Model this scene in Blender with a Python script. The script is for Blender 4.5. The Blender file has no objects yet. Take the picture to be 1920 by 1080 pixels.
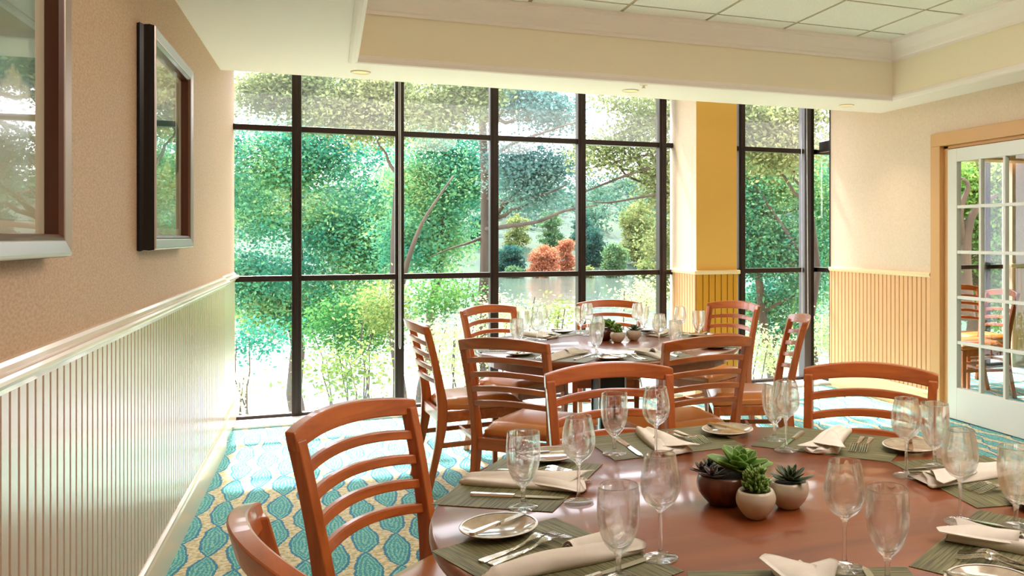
import bpy, math, random
import numpy as np
from mathutils import Vector, Matrix, noise as mnoise

sc = bpy.context.scene
col = sc.collection
R = math.radians
PI = math.pi

# ---------------------------------------------------------------- camera
cam_d = bpy.data.cameras.new('camera')
cam = bpy.data.objects.new('camera', cam_d); col.objects.link(cam)
cam.location = (0, 0, 1.38)
cam.rotation_euler = (R(90), 0, R(-22.16))
cam_d.sensor_width = 36
cam_d.lens = 1600.7 / 1920 * 36
cam_d.shift_x = (960 - 1270) / 1920
cam_d.shift_y = -(540 - 445) / 1920
cam_d.clip_start = 0.05; cam_d.clip_end = 2000
sc.camera = cam

# ---------------------------------------------------------------- world, sun, exposure
sc.view_settings.view_transform = 'Standard'
sc.view_settings.look = 'None'
sc.view_settings.gamma = 1
sc.view_settings.use_curve_mapping = False
sc.view_settings.exposure = 0.92
sc.cycles.max_bounces = 14
sc.cycles.diffuse_bounces = 5
sc.cycles.glossy_bounces = 5
sc.cycles.transmission_bounces = 12
sc.cycles.transparent_max_bounces = 24
sc.cycles.caustics_reflective = False
sc.cycles.caustics_refractive = False
sc.cycles.blur_glossy = 0.5
sc.cycles.sample_clamp_indirect = 6
sc.cycles.use_denoising = True

SKY_STRENGTH = 4.6
w = bpy.data.worlds.new('overcast_sky'); sc.world = w; w.use_nodes = True
nt = w.node_tree; nt.nodes.clear()
o = nt.nodes.new('ShaderNodeOutputWorld'); bg = nt.nodes.new('ShaderNodeBackground')
tc = nt.nodes.new('ShaderNodeTexCoord'); mp = nt.nodes.new('ShaderNodeMapping')
ns = nt.nodes.new('ShaderNodeTexNoise'); rp = nt.nodes.new('ShaderNodeValToRGB')
mp.inputs['Scale'].default_value = (2, 2, 7)
ns.inputs['Scale'].default_value = 1.6; ns.inputs['Detail'].default_value = 6
rp.color_ramp.elements[0].position = .35; rp.color_ramp.elements[0].color = (.74, .76, .86, 1)
rp.color_ramp.elements[1].position = .62; rp.color_ramp.elements[1].color = (1, .97, 1, 1)
nt.links.new(tc.outputs['Generated'], mp.inputs[0]); nt.links.new(mp.outputs[0], ns.inputs[0])
nt.links.new(ns.outputs['Fac'], rp.inputs[0]); nt.links.new(rp.outputs[0], bg.inputs[0])
bg.inputs[1].default_value = SKY_STRENGTH
nt.links.new(bg.outputs[0], o.inputs[0])

sd = bpy.data.lights.new('sun', 'SUN'); sd.energy = 10.5; sd.angle = R(2.5); sd.color = (1, .93, .87)
sun = bpy.data.objects.new('sun', sd); col.objects.link(sun)
# the sun stands in front of the window wall, 52 degrees up
dirv = Vector((0.05, -math.cos(R(52)), -math.sin(R(52))))
sun.rotation_euler = dirv.to_track_quat('-Z', 'Y').to_euler()
sun.location = (2, 20, 20)

# ---------------------------------------------------------------- materials
def lin(r, g, b):
    def f(c):
        c /= 255.0
        return c / 12.92 if c <= .04045 else ((c + .055) / 1.055) ** 2.4
    return (f(r), f(g), f(b), 1)

def new_mat(name):
    m = bpy.data.materials.new(name); m.use_nodes = True
    n = m.node_tree; n.nodes.clear()
    out = n.nodes.new('ShaderNodeOutputMaterial')
    return m, n, out

def L(n, a, b): n.links.new(a, b)

def principled(name, rgb, rough=.5, metal=0, coat=0, noise=None, bump=None, spec=.5, emis=None, coat_rough=.05):
    """noise=(scale_xyz, rgb2, lo, hi)   bump=(scale_xyz, strength, distance)"""
    m, n, out = new_mat(name)
    p = n.nodes.new('ShaderNodeBsdfPrincipled')
    p.inputs['Base Color'].default_value = rgb
    p.inputs['Roughness'].default_value = rough
    p.inputs['Metallic'].default_value = metal
    p.inputs['Coat Weight'].default_value = coat
    p.inputs['Coat Roughness'].default_value = coat_rough
    p.inputs['Specular IOR Level'].default_value = spec
    t = n.nodes.new('ShaderNodeTexCoord')
    if noise:
        mpn = n.nodes.new('ShaderNodeMapping'); mpn.inputs['Scale'].default_value = noise[0]
        nz = n.nodes.new('ShaderNodeTexNoise'); nz.inputs['Scale'].default_value = 1; nz.inputs['Detail'].default_value = 5
        cr = n.nodes.new('ShaderNodeValToRGB')
        cr.color_ramp.elements[0].position = noise[2]; cr.color_ramp.elements[0].color = rgb
        cr.color_ramp.elements[1].position = noise[3]; cr.color_ramp.elements[1].color = noise[1]
        L(n, t.outputs['Object'], mpn.inputs[0]); L(n, mpn.outputs[0], nz.inputs[0])
        L(n, nz.outputs['Fac'], cr.inputs[0]); L(n, cr.outputs[0], p.inputs['Base Color'])
    if bump:
        mpb = n.nodes.new('ShaderNodeMapping'); mpb.inputs['Scale'].default_value = bump[0]
        nb = n.nodes.new('ShaderNodeTexNoise'); nb.inputs['Scale'].default_value = 1; nb.inputs['Detail'].default_value = 4
        bb = n.nodes.new('ShaderNodeBump'); bb.inputs['Strength'].default_value = bump[1]; bb.inputs['Distance'].default_value = bump[2]
        L(n, t.outputs['Object'], mpb.inputs[0]); L(n, mpb.outputs[0], nb.inputs[0])
        L(n, nb.outputs['Fac'], bb.inputs['Height']); L(n, bb.outputs[0], p.inputs['Normal'])
    if emis:
        p.inputs['Emission Color'].default_value = emis[0]; p.inputs['Emission Strength'].default_value = emis[1]
    L(n, p.outputs[0], out.inputs[0])
    return m

M = {}
M['ceiling'] = principled('cream_ceiling_paint', lin(254, 242, 236), .7)
M['fascia'] = principled('cream_fascia_paint', lin(252, 238, 214), .6)
M['wallpaper'] = principled('woven_beige_wallpaper', lin(212, 180, 150), .62, noise=((30, 60, 160), lin(188, 154, 124), .35, .7), bump=((60, 90, 260), .35, .002))
M['wallpaper_right'] = principled('peach_wallpaper', lin(234, 212, 190), .6, noise=((60, 60, 60), lin(228, 202, 176), .35, .7), bump=((120, 120, 120), .2, .001))
M['wainscot_left'] = principled('satin_beige_wainscot_paint', lin(206, 176, 152), .25, coat=.45, coat_rough=.2)
M['wainscot_right'] = principled('satin_peach_wainscot_paint', lin(234, 182, 132), .38)
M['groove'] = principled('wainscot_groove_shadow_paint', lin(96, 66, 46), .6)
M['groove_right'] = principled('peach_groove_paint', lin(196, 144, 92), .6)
M['rail'] = principled('satin_chair_rail_paint', lin(232, 208, 180), .25, coat=.3)
M['rail_right'] = principled('peach_chair_rail_paint', lin(246, 218, 172), .35)
M['mustard'] = principled('mustard_column_front', lin(234, 182, 90), .6, bump=((120, 120, 120), .2, .001))
M['mustard_low'] = principled('ochre_wainscot_front', lin(210, 148, 36), .45)
M['groove_mustard'] = principled('ochre_groove_front', lin(168, 112, 26), .6)
M['casing'] = principled('peach_door_casing', lin(222, 170, 112), .45)
M['door'] = principled('white_door_paint', lin(234, 232, 224), .35)
M['bronze'] = principled('dark_bronze_aluminium', lin(50, 38, 34), .35, metal=.5, spec=.5)
M['bronze_grey'] = principled('grey_anodised_aluminium', lin(92, 88, 92), .35, metal=.6)
M['sill'] = principled('pale_window_sill', lin(205, 200, 196), .5)
M['black_frame'] = principled('black_lacquered_frame_side', lin(16, 14, 16), .25)
M['silver_frame'] = principled('brushed_pewter_frame', lin(178, 166, 160), .3, metal=.75, bump=((40, 400, 40), .1, .001))
M['brown_frame'] = principled('walnut_frame_lip', lin(92, 50, 32), .3, coat=.4)
M['mat_board'] = principled('cream_mat_board', lin(222, 208, 184), .8)
M['black'] = principled('black_powder_coat', lin(20, 20, 22), .35)
M['chrome'] = principled('stainless_edge', lin(200, 200, 205), .15, metal=1)
M['steel'] = principled('polished_flatware_steel', lin(214, 208, 200), .12, metal=1)
M['linen'] = principled('cream_linen', lin(240, 232, 222), .85, bump=((500, 500, 500), .3, .0006), noise=((25, 25, 25), lin(230, 220, 206), .3, .8))
M['plate'] = principled('glazed_taupe_stoneware', lin(196, 182, 160), .1, coat=.6, noise=((40, 40, 40), lin(176, 158, 134), .35, .65))
M['plate_rim'] = principled('cream_plate_rim', lin(236, 230, 218), .15, coat=.5)
M['pot_cream'] = principled('cream_glazed_pot', lin(206, 194, 174), .28, coat=.3)
M['soil'] = principled('dark_potting_soil', lin(40, 30, 22), .95, bump=((200, 200, 200), 1, .004))
M['leather'] = principled('tan_vinyl_seat', lin(204, 124, 54), .3, coat=.25, coat_rough=.2, bump=((120, 120, 120), .12, .001))
M['chain'] = principled('white_bead_chain', lin(215, 214, 216), .35)
M['lens'] = principled('amber_downlight_lens', lin(235, 190, 130), .4, emis=(lin(255, 205, 140), .35))
M['panel'] = principled('fill_light_diffuser', lin(250, 246, 236), .5, emis=(lin(255, 240, 230), 3.9))  # glow for the fill panels added out of view
M['bark'] = principled('grey_brown_bark', lin(84, 72, 62), .9, noise=((3, 3, 1), lin(50, 42, 38), .35, .65), bump=((10, 10, 2), .6, .02))
M['grid'] = principled('ceiling_grid_metal', lin(186, 170, 140), .5)

def glow_fix(): pass

def tile_mat():
    m, n, out = new_mat('acoustic_ceiling_tile')
    p = n.nodes.new('ShaderNodeBsdfPrincipled'); p.inputs['Roughness'].default_value = .9
    t = n.nodes.new('ShaderNodeTexCoord')
    nz = n.nodes.new('ShaderNodeTexNoise'); nz.inputs['Scale'].default_value = 220; nz.inputs['Detail'].default_value = 3
    cr = n.nodes.new('ShaderNodeValToRGB'); cr.color_ramp.elements[0].position = .3; cr.color_ramp.elements[1].position = .5
    cr.color_ramp.elements[0].color = lin(232, 224, 210); cr.color_ramp.elements[1].color = lin(252, 247, 238)
    L(n, t.outputs['Object'], nz.inputs[0]); L(n, nz.outputs['Fac'], cr.inputs[0]); L(n, cr.outputs[0], p.inputs['Base Color'])
    L(n, p.outputs[0], out.inputs[0]); return m
M['tile'] = tile_mat()

def wood_mat(name, c1, c2, scale, rough, coat, axis=0, coat_rough=.08):
    m, n, out = new_mat(name)
    p = n.nodes.new('ShaderNodeBsdfPrincipled'); p.inputs['Roughness'].default_value = rough
    p.inputs['Coat Weight'].default_value = coat; p.inputs['Coat Roughness'].default_value = coat_rough
    t = n.nodes.new('ShaderNodeTexCoord'); mpn = n.nodes.new('ShaderNodeMapping')
    s = [scale * 14] * 3; s[axis] = scale
    mpn.inputs['Scale'].default_value = s
    nz = n.nodes.new('ShaderNodeTexNoise'); nz.inputs['Scale'].default_value = 1; nz.inputs['Detail'].default_value = 8; nz.inputs['Distortion'].default_value = .6
    cr = n.nodes.new('ShaderNodeValToRGB')
    cr.color_ramp.elements[0].position = .3; cr.color_ramp.elements[0].color = c1
    cr.color_ramp.elements[1].position = .7; cr.color_ramp.elements[1].color = c2
    L(n, t.outputs['Object'], mpn.inputs[0]); L(n, mpn.outputs[0], nz.inputs[0]); L(n, nz.outputs['Fac'], cr.inputs[0])
    L(n, cr.outputs[0], p.inputs['Base Color']); L(n, p.outputs[0], out.inputs[0]); return m
M['wood'] = wood_mat('cherry_chair_wood', lin(160, 78, 30), lin(200, 106, 46), 2.2, .32, .35, 2)
M['wood_rail'] = wood_mat('cherry_rail_wood', lin(160, 78, 30), lin(200, 106, 46), 2.2, .32, .35, 1)
M['table'] = wood_mat('glossy_cherry_veneer', lin(116, 54, 20), lin(148, 76, 32), .9, .42, .6, 0, .09)
M['bowl'] = wood_mat('hammered_brown_bowl', lin(64, 28, 16), lin(112, 56, 34), 4, .3, .4, 2)
M['placemat'] = None

def placemat_mat():
    m, n, out = new_mat('olive_woven_vinyl')
    p = n.nodes.new('ShaderNodeBsdfPrincipled'); p.inputs['Roughness'].default_value = .55
    t = n.nodes.new('ShaderNodeTexCoord'); mpn = n.nodes.new('ShaderNodeMapping')
    mpn.inputs['Scale'].default_value = (260, 8, 8)
    nz = n.nodes.new('ShaderNodeTexNoise'); nz.inputs['Scale'].default_value = 1; nz.inputs['Detail'].default_value = 3
    cr = n.nodes.new('ShaderNodeValToRGB')
    cr.color_ramp.elements[0].position = .35; cr.color_ramp.elements[0].color = lin(70, 68, 40)
    cr.color_ramp.elements[1].position = .65; cr.color_ramp.elements[1].color = lin(134, 130, 88)
    b = n.nodes.new('ShaderNodeBump'); b.inputs['Strength'].default_value = .5; b.inputs['Distance'].default_value = .001
    L(n, t.outputs['Object'], mpn.inputs[0]); L(n, mpn.outputs[0], nz.inputs[0]); L(n, nz.outputs['Fac'], cr.inputs[0])
    L(n, nz.outputs['Fac'], b.inputs['Height']); L(n, b.outputs[0], p.inputs['Normal'])
    L(n, cr.outputs[0], p.inputs['Base Color']); L(n, p.outputs[0], out.inputs[0]); return m
M['placemat'] = placemat_mat()

def schlick(n, r0=.055):
    """two-sided reflectance of a thin pane"""
    g = n.nodes.new('ShaderNodeNewGeometry'); d = n.nodes.new('ShaderNodeVectorMath'); d.operation = 'DOT_PRODUCT'
    L(n, g.outputs['Incoming'], d.inputs[0]); L(n, g.outputs['Normal'], d.inputs[1])
    ab = n.nodes.new('ShaderNodeMath'); ab.operation = 'ABSOLUTE'; L(n, d.outputs['Value'], ab.inputs[0])
    om = n.nodes.new('ShaderNodeMath'); om.operation = 'SUBTRACT'; om.inputs[0].default_value = 1; L(n, ab.outputs[0], om.inputs[1])
    pw = n.nodes.new('ShaderNodeMath'); pw.operation = 'POWER'; pw.inputs[1].default_value = 5; L(n, om.outputs[0], pw.inputs[0])
    ma = n.nodes.new('ShaderNodeMath'); ma.operation = 'MULTIPLY_ADD'; ma.inputs[1].default_value = 1 - r0; ma.inputs[2].default_value = r0
    L(n, pw.outputs[0], ma.inputs[0]); return ma
def window_glass(name, tint=(.97, .99, .98, 1), refl=1.0):
    m, n, out = new_mat(name)
    tr = n.nodes.new('ShaderNodeBsdfTransparent'); tr.inputs[0].default_value = tint
    gl = n.nodes.new('ShaderNodeBsdfGlossy'); gl.inputs['Roughness'].default_value = .0
    fr = schlick(n)
    mx = n.nodes.new('ShaderNodeMixShader')
    L(n, fr.outputs[0], mx.inputs[0]); L(n, tr.outputs[0], mx.inputs[1]); L(n, gl.outputs[0], mx.inputs[2])
    L(n, mx.outputs[0], out.inputs[0]); return m
M['glass'] = window_glass('window_glass')

def hazy_glass():
    m, n, out = new_mat('hazy_transom_glass')  # slightly greyer than the lower panes, with a little translucent white mixed in
    tr = n.nodes.new('ShaderNodeBsdfTransparent'); tr.inputs[0].default_value = (.93, .93, .93, 1)
    df = n.nodes.new('ShaderNodeBsdfTranslucent'); df.inputs[0].default_value = (.8, .8, .78, 1)
    gl = n.nodes.new('ShaderNodeBsdfGlossy'); gl.inputs['Roughness'].default_value = .0
    fr = schlick(n)
    m1 = n.nodes.new('ShaderNodeMixShader'); m1.inputs[0].default_value = .05
    m2 = n.nodes.new('ShaderNodeMixShader')
    L(n, tr.outputs[0], m1.inputs[1]); L(n, df.outputs[0], m1.inputs[2])
    L(n, fr.outputs[0], m2.inputs[0]); L(n, m1.outputs[0], m2.inputs[1]); L(n, gl.outputs[0], m2.inputs[2])
    L(n, m2.outputs[0], out.inputs[0]); return m
M['hazy'] = hazy_glass()

def stem_glass():
    m, n, out = new_mat('clear_stemware_glass')
    g = n.nodes.new('ShaderNodeBsdfGlass'); g.inputs['IOR'].default_value = 1.45; g.inputs['Roughness'].default_value = 0
    tr = n.nodes.new('ShaderNodeBsdfTransparent'); mx = n.nodes.new('ShaderNodeMixShader'); mx.inputs[0].default_value = .5
    L(n, g.outputs[0], mx.inputs[1]); L(n, tr.outputs[0], mx.inputs[2]); L(n, mx.outputs[0], out.inputs[0]); return m
M['stemware'] = stem_glass()

def leaf_mat(name, cols, rough=.5, trans=.55):
    m, n, out = new_mat(name)
    geo = n.nodes.new('ShaderNodeNewGeometry'); cr = n.nodes.new('ShaderNodeValToRGB')
    els = cr.color_ramp.elements
    els[0].position = 0; els[0].color = cols[0]; els[1].position = 1; els[1].color = cols[-1]
    for i, c in enumerate(cols[1:-1]):
        e = els.new((i + 1) / (len(cols) - 1)); e.color = c
    t = n.nodes.new('ShaderNodeTexCoord')
    nz = n.nodes.new('ShaderNodeTexNoise'); nz.inputs['Scale'].default_value = .55; nz.inputs['Detail'].default_value = 2
    ad = n.nodes.new('ShaderNodeMath'); ad.operation = 'MULTIPLY_ADD'; ad.inputs[1].default_value = .45
    sb = n.nodes.new('ShaderNodeMath'); sb.operation = 'MULTIPLY_ADD'; sb.inputs[1].default_value = 2.2; sb.inputs[2].default_value = -.82
    L(n, t.outputs['Object'], nz.inputs[0]); L(n, nz.outputs['Fac'], sb.inputs[0])
    L(n, geo.outputs['Random Per Island'], ad.inputs[0]); L(n, sb.outputs[0], ad.inputs[2])
    L(n, ad.outputs[0], cr.inputs[0])
    d = n.nodes.new('ShaderNodeBsdfDiffuse'); tl = n.nodes.new('ShaderNodeBsdfTranslucent')
    mx = n.nodes.new('ShaderNodeMixShader'); mx.inputs[0].default_value = trans
    L(n, cr.outputs[0], d.inputs[0]); L(n, cr.outputs[0], tl.inputs[0])
    L(n, d.outputs[0], mx.inputs[1]); L(n, tl.outputs[0], mx.inputs[2]); L(n, mx.outputs[0], out.inputs[0]); return m
M['leaf_teal'] = leaf_mat('teal_green_leaves', [lin(36, 108, 94), lin(62, 134, 114), lin(104, 160, 112), lin(176, 190, 126)])
M['leaf_olive'] = leaf_mat('grey_olive_leaves', [lin(66, 84, 54), lin(96, 114, 76), lin(134, 144, 96), lin(176, 174, 130)])
M['leaf_bluegreen'] = leaf_mat('blue_green_needles', [lin(56, 98, 98), lin(86, 126, 124), lin(130, 156, 146)])
M['leaf_green'] = leaf_mat('fresh_green_leaves', [lin(48, 100, 62), lin(84, 136, 72), lin(144, 172, 92)])
M['leaf_yellow'] = leaf_mat('yellow_green_leaves', [lin(86, 116, 66), lin(130, 146, 86), lin(176, 174, 120)])
M['leaf_orange'] = leaf_mat('orange_autumn_leaves', [lin(150, 92, 70), lin(172, 112, 84), lin(176, 130, 100)])
M['leaf_hill'] = leaf_mat('hazy_hillside_forest', [lin(46, 84, 80), lin(66, 102, 86), lin(96, 122, 92)])
M['leaf_shore'] = leaf_mat('far_shore_green_leaves', [lin(66, 104, 78), lin(88, 122, 84), lin(112, 138, 92)])
M['leaf_shore_dark'] = leaf_mat('far_shore_blue_green_leaves', [lin(34, 74, 76), lin(50, 92, 84), lin(76, 110, 92)])
M['leaf_shore_light'] = leaf_mat('far_shore_yellow_green_leaves', [lin(96, 120, 74), lin(122, 136, 84), lin(144, 148, 96)])
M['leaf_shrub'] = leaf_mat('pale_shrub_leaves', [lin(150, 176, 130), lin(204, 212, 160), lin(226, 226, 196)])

def succ_mat(name, c1, c2, c3):
    m, n, out = new_mat(name)
    p = n.nodes.new('ShaderNodeBsdfPrincipled'); p.inputs['Roughness'].default_value = .4
    p.inputs['Subsurface Weight'].default_value = .1; p.inputs['Subsurface Radius'].default_value = (.01, .02, .01)
    at = n.nodes.new('ShaderNodeAttribute'); at.attribute_name = 'edge'
    cr = n.nodes.new('ShaderNodeValToRGB'); e = cr.color_ramp.elements
    e[0].position = 0; e[0].color = c1; e[1].position = 1; e[1].color = c3
    x = e.new(.7); x.color = c2
    L(n, at.outputs['Fac'], cr.inputs[0]); L(n, cr.outputs[0], p.inputs['Base Color']); L(n, p.outputs[0], out.inputs[0]); return m
M['succ_green'] = succ_mat('apple_green_succulent', lin(84, 124, 40), lin(104, 148, 58), lin(170, 196, 120))
M['succ_dark'] = succ_mat('dark_green_succulent', lin(46, 62, 40), lin(66, 84, 54), lin(130, 140, 100))
M['succ_purple'] = succ_mat('purple_grey_succulent', lin(66, 54, 56), lin(90, 74, 78), lin(140, 118, 118))
M['succ_pale'] = succ_mat('pale_green_succulent', lin(96, 124, 78), lin(126, 150, 96), lin(190, 200, 150))

def carpet_mat():
    m, n, out = new_mat('teal_leaf_chain_carpet')
    N = n.nodes
    def math_(op, a, b=None, c=None):
        k = N.new('ShaderNodeMath'); k.operation = op
        for i, v in enumerate((a, b, c)):
            if v is None: continue
            if isinstance(v, (int, float)): k.inputs[i].default_value = v
            else: L(n, v, k.inputs[i])
        return k.outputs[0]
    tcn = N.new('ShaderNodeTexCoord'); sp = N.new('ShaderNodeSeparateXYZ'); L(n, tcn.outputs['Object'], sp.inputs[0])
    # small wobble
    wn = N.new('ShaderNodeTexNoise'); wn.inputs['Scale'].default_value = 5; wn.inputs['Detail'].default_value = 2
    L(n, tcn.outputs['Object'], wn.inputs[0])
    wob = math_('MULTIPLY_ADD', wn.outputs['Fac'], .06, -.03)
    fn = N.new('ShaderNodeTexNoise'); fn.inputs['Scale'].default_value = 70; fn.inputs['Detail'].default_value = 2
    L(n, tcn.outputs['Object'], fn.inputs[0])
    fuzz = math_('MULTIPLY_ADD', fn.outputs['Fac'], .02, -.01)
    PX, PY = .128, .42
    x = math_('ADD', math_('ADD', sp.outputs[0], wob), math_('ADD', fuzz, .49 + PX / 2 + PX * 40))
    cx = math_('DIVIDE', x, PX)
    ci = math_('FLOOR', cx); fx = math_('SUBTRACT', math_('FRACT', cx), .5)        # -0.5..0.5 across a chain
    odd = math_('MODULO', ci, 2.0)
    y = math_('ADD', sp.outputs[1], math_('MULTIPLY', odd, PY / 2))
    yy = math_('DIVIDE', math_('ADD', y, math_('MULTIPLY', fx, .06)), PY)
    fy = math_('SUBTRACT', math_('FRACT', math_('ADD', yy, 40.04)), .5)           # -0.5..0.5 along a leaf
    # half-width of the leaf: cos shape with nonzero waist crossing
    prof = math_('POWER', math_('ABSOLUTE', math_('COSINE', math_('MULTIPLY', fy, PI))), .75)
    hw = math_('MULTIPLY', prof, .42)
    ax = math_('ABSOLUTE', fx)
    d = math_('SUBTRACT', hw, ax)                                                 # >0 inside
    inside = math_('GREATER_THAN', d, 0.0)
    line = math_('LESS_THAN', math_('ABSOLUTE', d), .045)
    # dotted ring texture inside the leaf
    rn = N.new('ShaderNodeTexNoise'); rn.inputs['Scale'].default_value = 95; rn.inputs['Detail'].default_value = 1
    L(n, tcn.outputs['Object'], rn.inputs[0])
    rings = math_('SINE', math_('ADD', math_('MULTIPLY', d, 46), math_('MULTIPLY', rn.outputs['Fac'], 9)))
    ringm = math_('GREATER_THAN', rings, .35)
    gn = N.new('ShaderNodeTexNoise'); gn.inputs['Scale'].default_value = 45; gn.inputs['Detail'].default_value = 4
    L(n, tcn.outputs['Object'], gn.inputs[0])
    gr = N.new('ShaderNodeValToRGB'); gr.color_ramp.elements[0].position = .38; gr.color_ramp.elements[0].color = lin(188, 178, 122)
    gr.color_ramp.elements[1].position = .58; gr.color_ramp.elements[1].color = lin(234, 224, 190)
    L(n, gn.outputs['Fac'], gr.inputs[0])
    def mixc(f, a, b):
        k = N.new('ShaderNodeMix'); k.data_type = 'RGBA'
        L(n, f, k.inputs[0])
        for idx, v in ((6, a), (7, b)):
            if isinstance(v, tuple): k.inputs[idx].default_value = v
            else: L(n, v, k.inputs[idx])
        return k.outputs[2]
    leaf = mixc(ringm, lin(40, 158, 172), lin(140, 208, 190))
    c = mixc(inside, gr.outputs[0], leaf)
    c = mixc(line, c, lin(22, 128, 166))
    p = N.new('ShaderNodeBsdfPrincipled'); p.inputs['Roughness'].default_value = .95
    p.inputs['Sheen Weight'].default_value = .15
    bn = N.new('ShaderNodeBump'); bn.inputs['Strength'].default_value = .5; bn.inputs['Distance'].default_value = .004
    L(n, fn.outputs['Fac'], bn.inputs['Height']); L(n, bn.outputs[0], p.inputs['Normal'])
    L(n, c, p.inputs['Base Color']); L(n, p.outputs[0], out.inputs[0]); return m
M['carpet'] = carpet_mat()

def water_mat():
    m, n, out = new_mat('lake_water')
    p = n.nodes.new('ShaderNodeBsdfPrincipled'); p.inputs['Base Color'].default_value = lin(84, 100, 92)
    p.inputs['Roughness'].default_value = .08; p.inputs['Specular IOR Level'].default_value = .8
    t = n.nodes.new('ShaderNodeTexCoord'); mpn = n.nodes.new('ShaderNodeMapping'); mpn.inputs['Scale'].default_value = (.5, 1.2, 1)
    nz = n.nodes.new('ShaderNodeTexNoise'); nz.inputs['Scale'].default_value = 1.5; nz.inputs['Detail'].default_value = 3
    b = n.nodes.new('ShaderNodeBump'); b.inputs['Strength'].default_value = .12; b.inputs['Distance'].default_value = .2
    L(n, t.outputs['Object'], mpn.inputs[0]); L(n, mpn.outputs[0], nz.inputs[0]); L(n, nz.outputs['Fac'], b.inputs['Height'])
    L(n, b.outputs[0], p.inputs['Normal']); L(n, p.outputs[0], out.inputs[0]); return m
M['water'] = water_mat()
M['bank'] = principled('leaf_littered_bank', lin(150, 150, 120), .95, noise=((1.2, 1.2, 1.2), lin(96, 110, 76), .4, .65))
M['hill'] = principled('forest_hillside_ground', lin(30, 56, 46), .95, noise=((.08, .08, .08), lin(50, 74, 50), .4, .65))

def art_mat(name, seed):
    m, n, out = new_mat(name)
    p = n.nodes.new('ShaderNodeBsdfPrincipled'); p.inputs['Roughness'].default_value = .08; p.inputs['Specular IOR Level'].default_value = .55
    t = n.nodes.new('ShaderNodeTexCoord'); mpn = n.nodes.new('ShaderNodeMapping'); mpn.inputs['Location'].default_value = (seed, seed, 0)
    nz = n.nodes.new('ShaderNodeTexNoise'); nz.inputs['Scale'].default_value = 3.5; nz.inputs['Detail'].default_value = 4
    sp = n.nodes.new('ShaderNodeSeparateXYZ')
    ad = n.nodes.new('ShaderNodeMath'); ad.operation = 'MULTIPLY_ADD'; ad.inputs[1].default_value = .55
    cr = n.nodes.new('ShaderNodeValToRGB'); e = cr.color_ramp.elements
    e[0].position = 0; e[0].color = lin(216, 206, 176); e[1].position = 1; e[1].color = lin(224, 214, 180)
    for ps, c in ((.40, lin(206, 200, 170)), (.43, lin(96, 128, 118)), (.62, lin(70, 120, 116)), (.75, lin(110, 150, 140)), (.78, lin(214, 206, 172))):
        q = e.new(ps); q.color = c
    L(n, t.outputs['Generated'], sp.inputs[0]); L(n, t.outputs['Generated'], mpn.inputs[0]); L(n, mpn.outputs[0], nz.inputs[0])
    L(n, nz.outputs['Fac'], ad.inputs[0])
    s2 = n.nodes.new('ShaderNodeMath'); s2.operation = 'ADD'; s2.inputs[1].default_value = -.27
    L(n, sp.outputs[2], s2.inputs[0]); L(n, s2.outputs[0], ad.inputs[2]); L(n, ad.outputs[0], cr.inputs[0])
    L(n, cr.outputs[0], p.inputs['Base Color']); L(n, p.outputs[0], out.inputs[0]); return m
M['art_a'] = art_mat('pale_landscape_print', 3.1)
M['art_b'] = art_mat('blue_landscape_print', 9.4)

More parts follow.
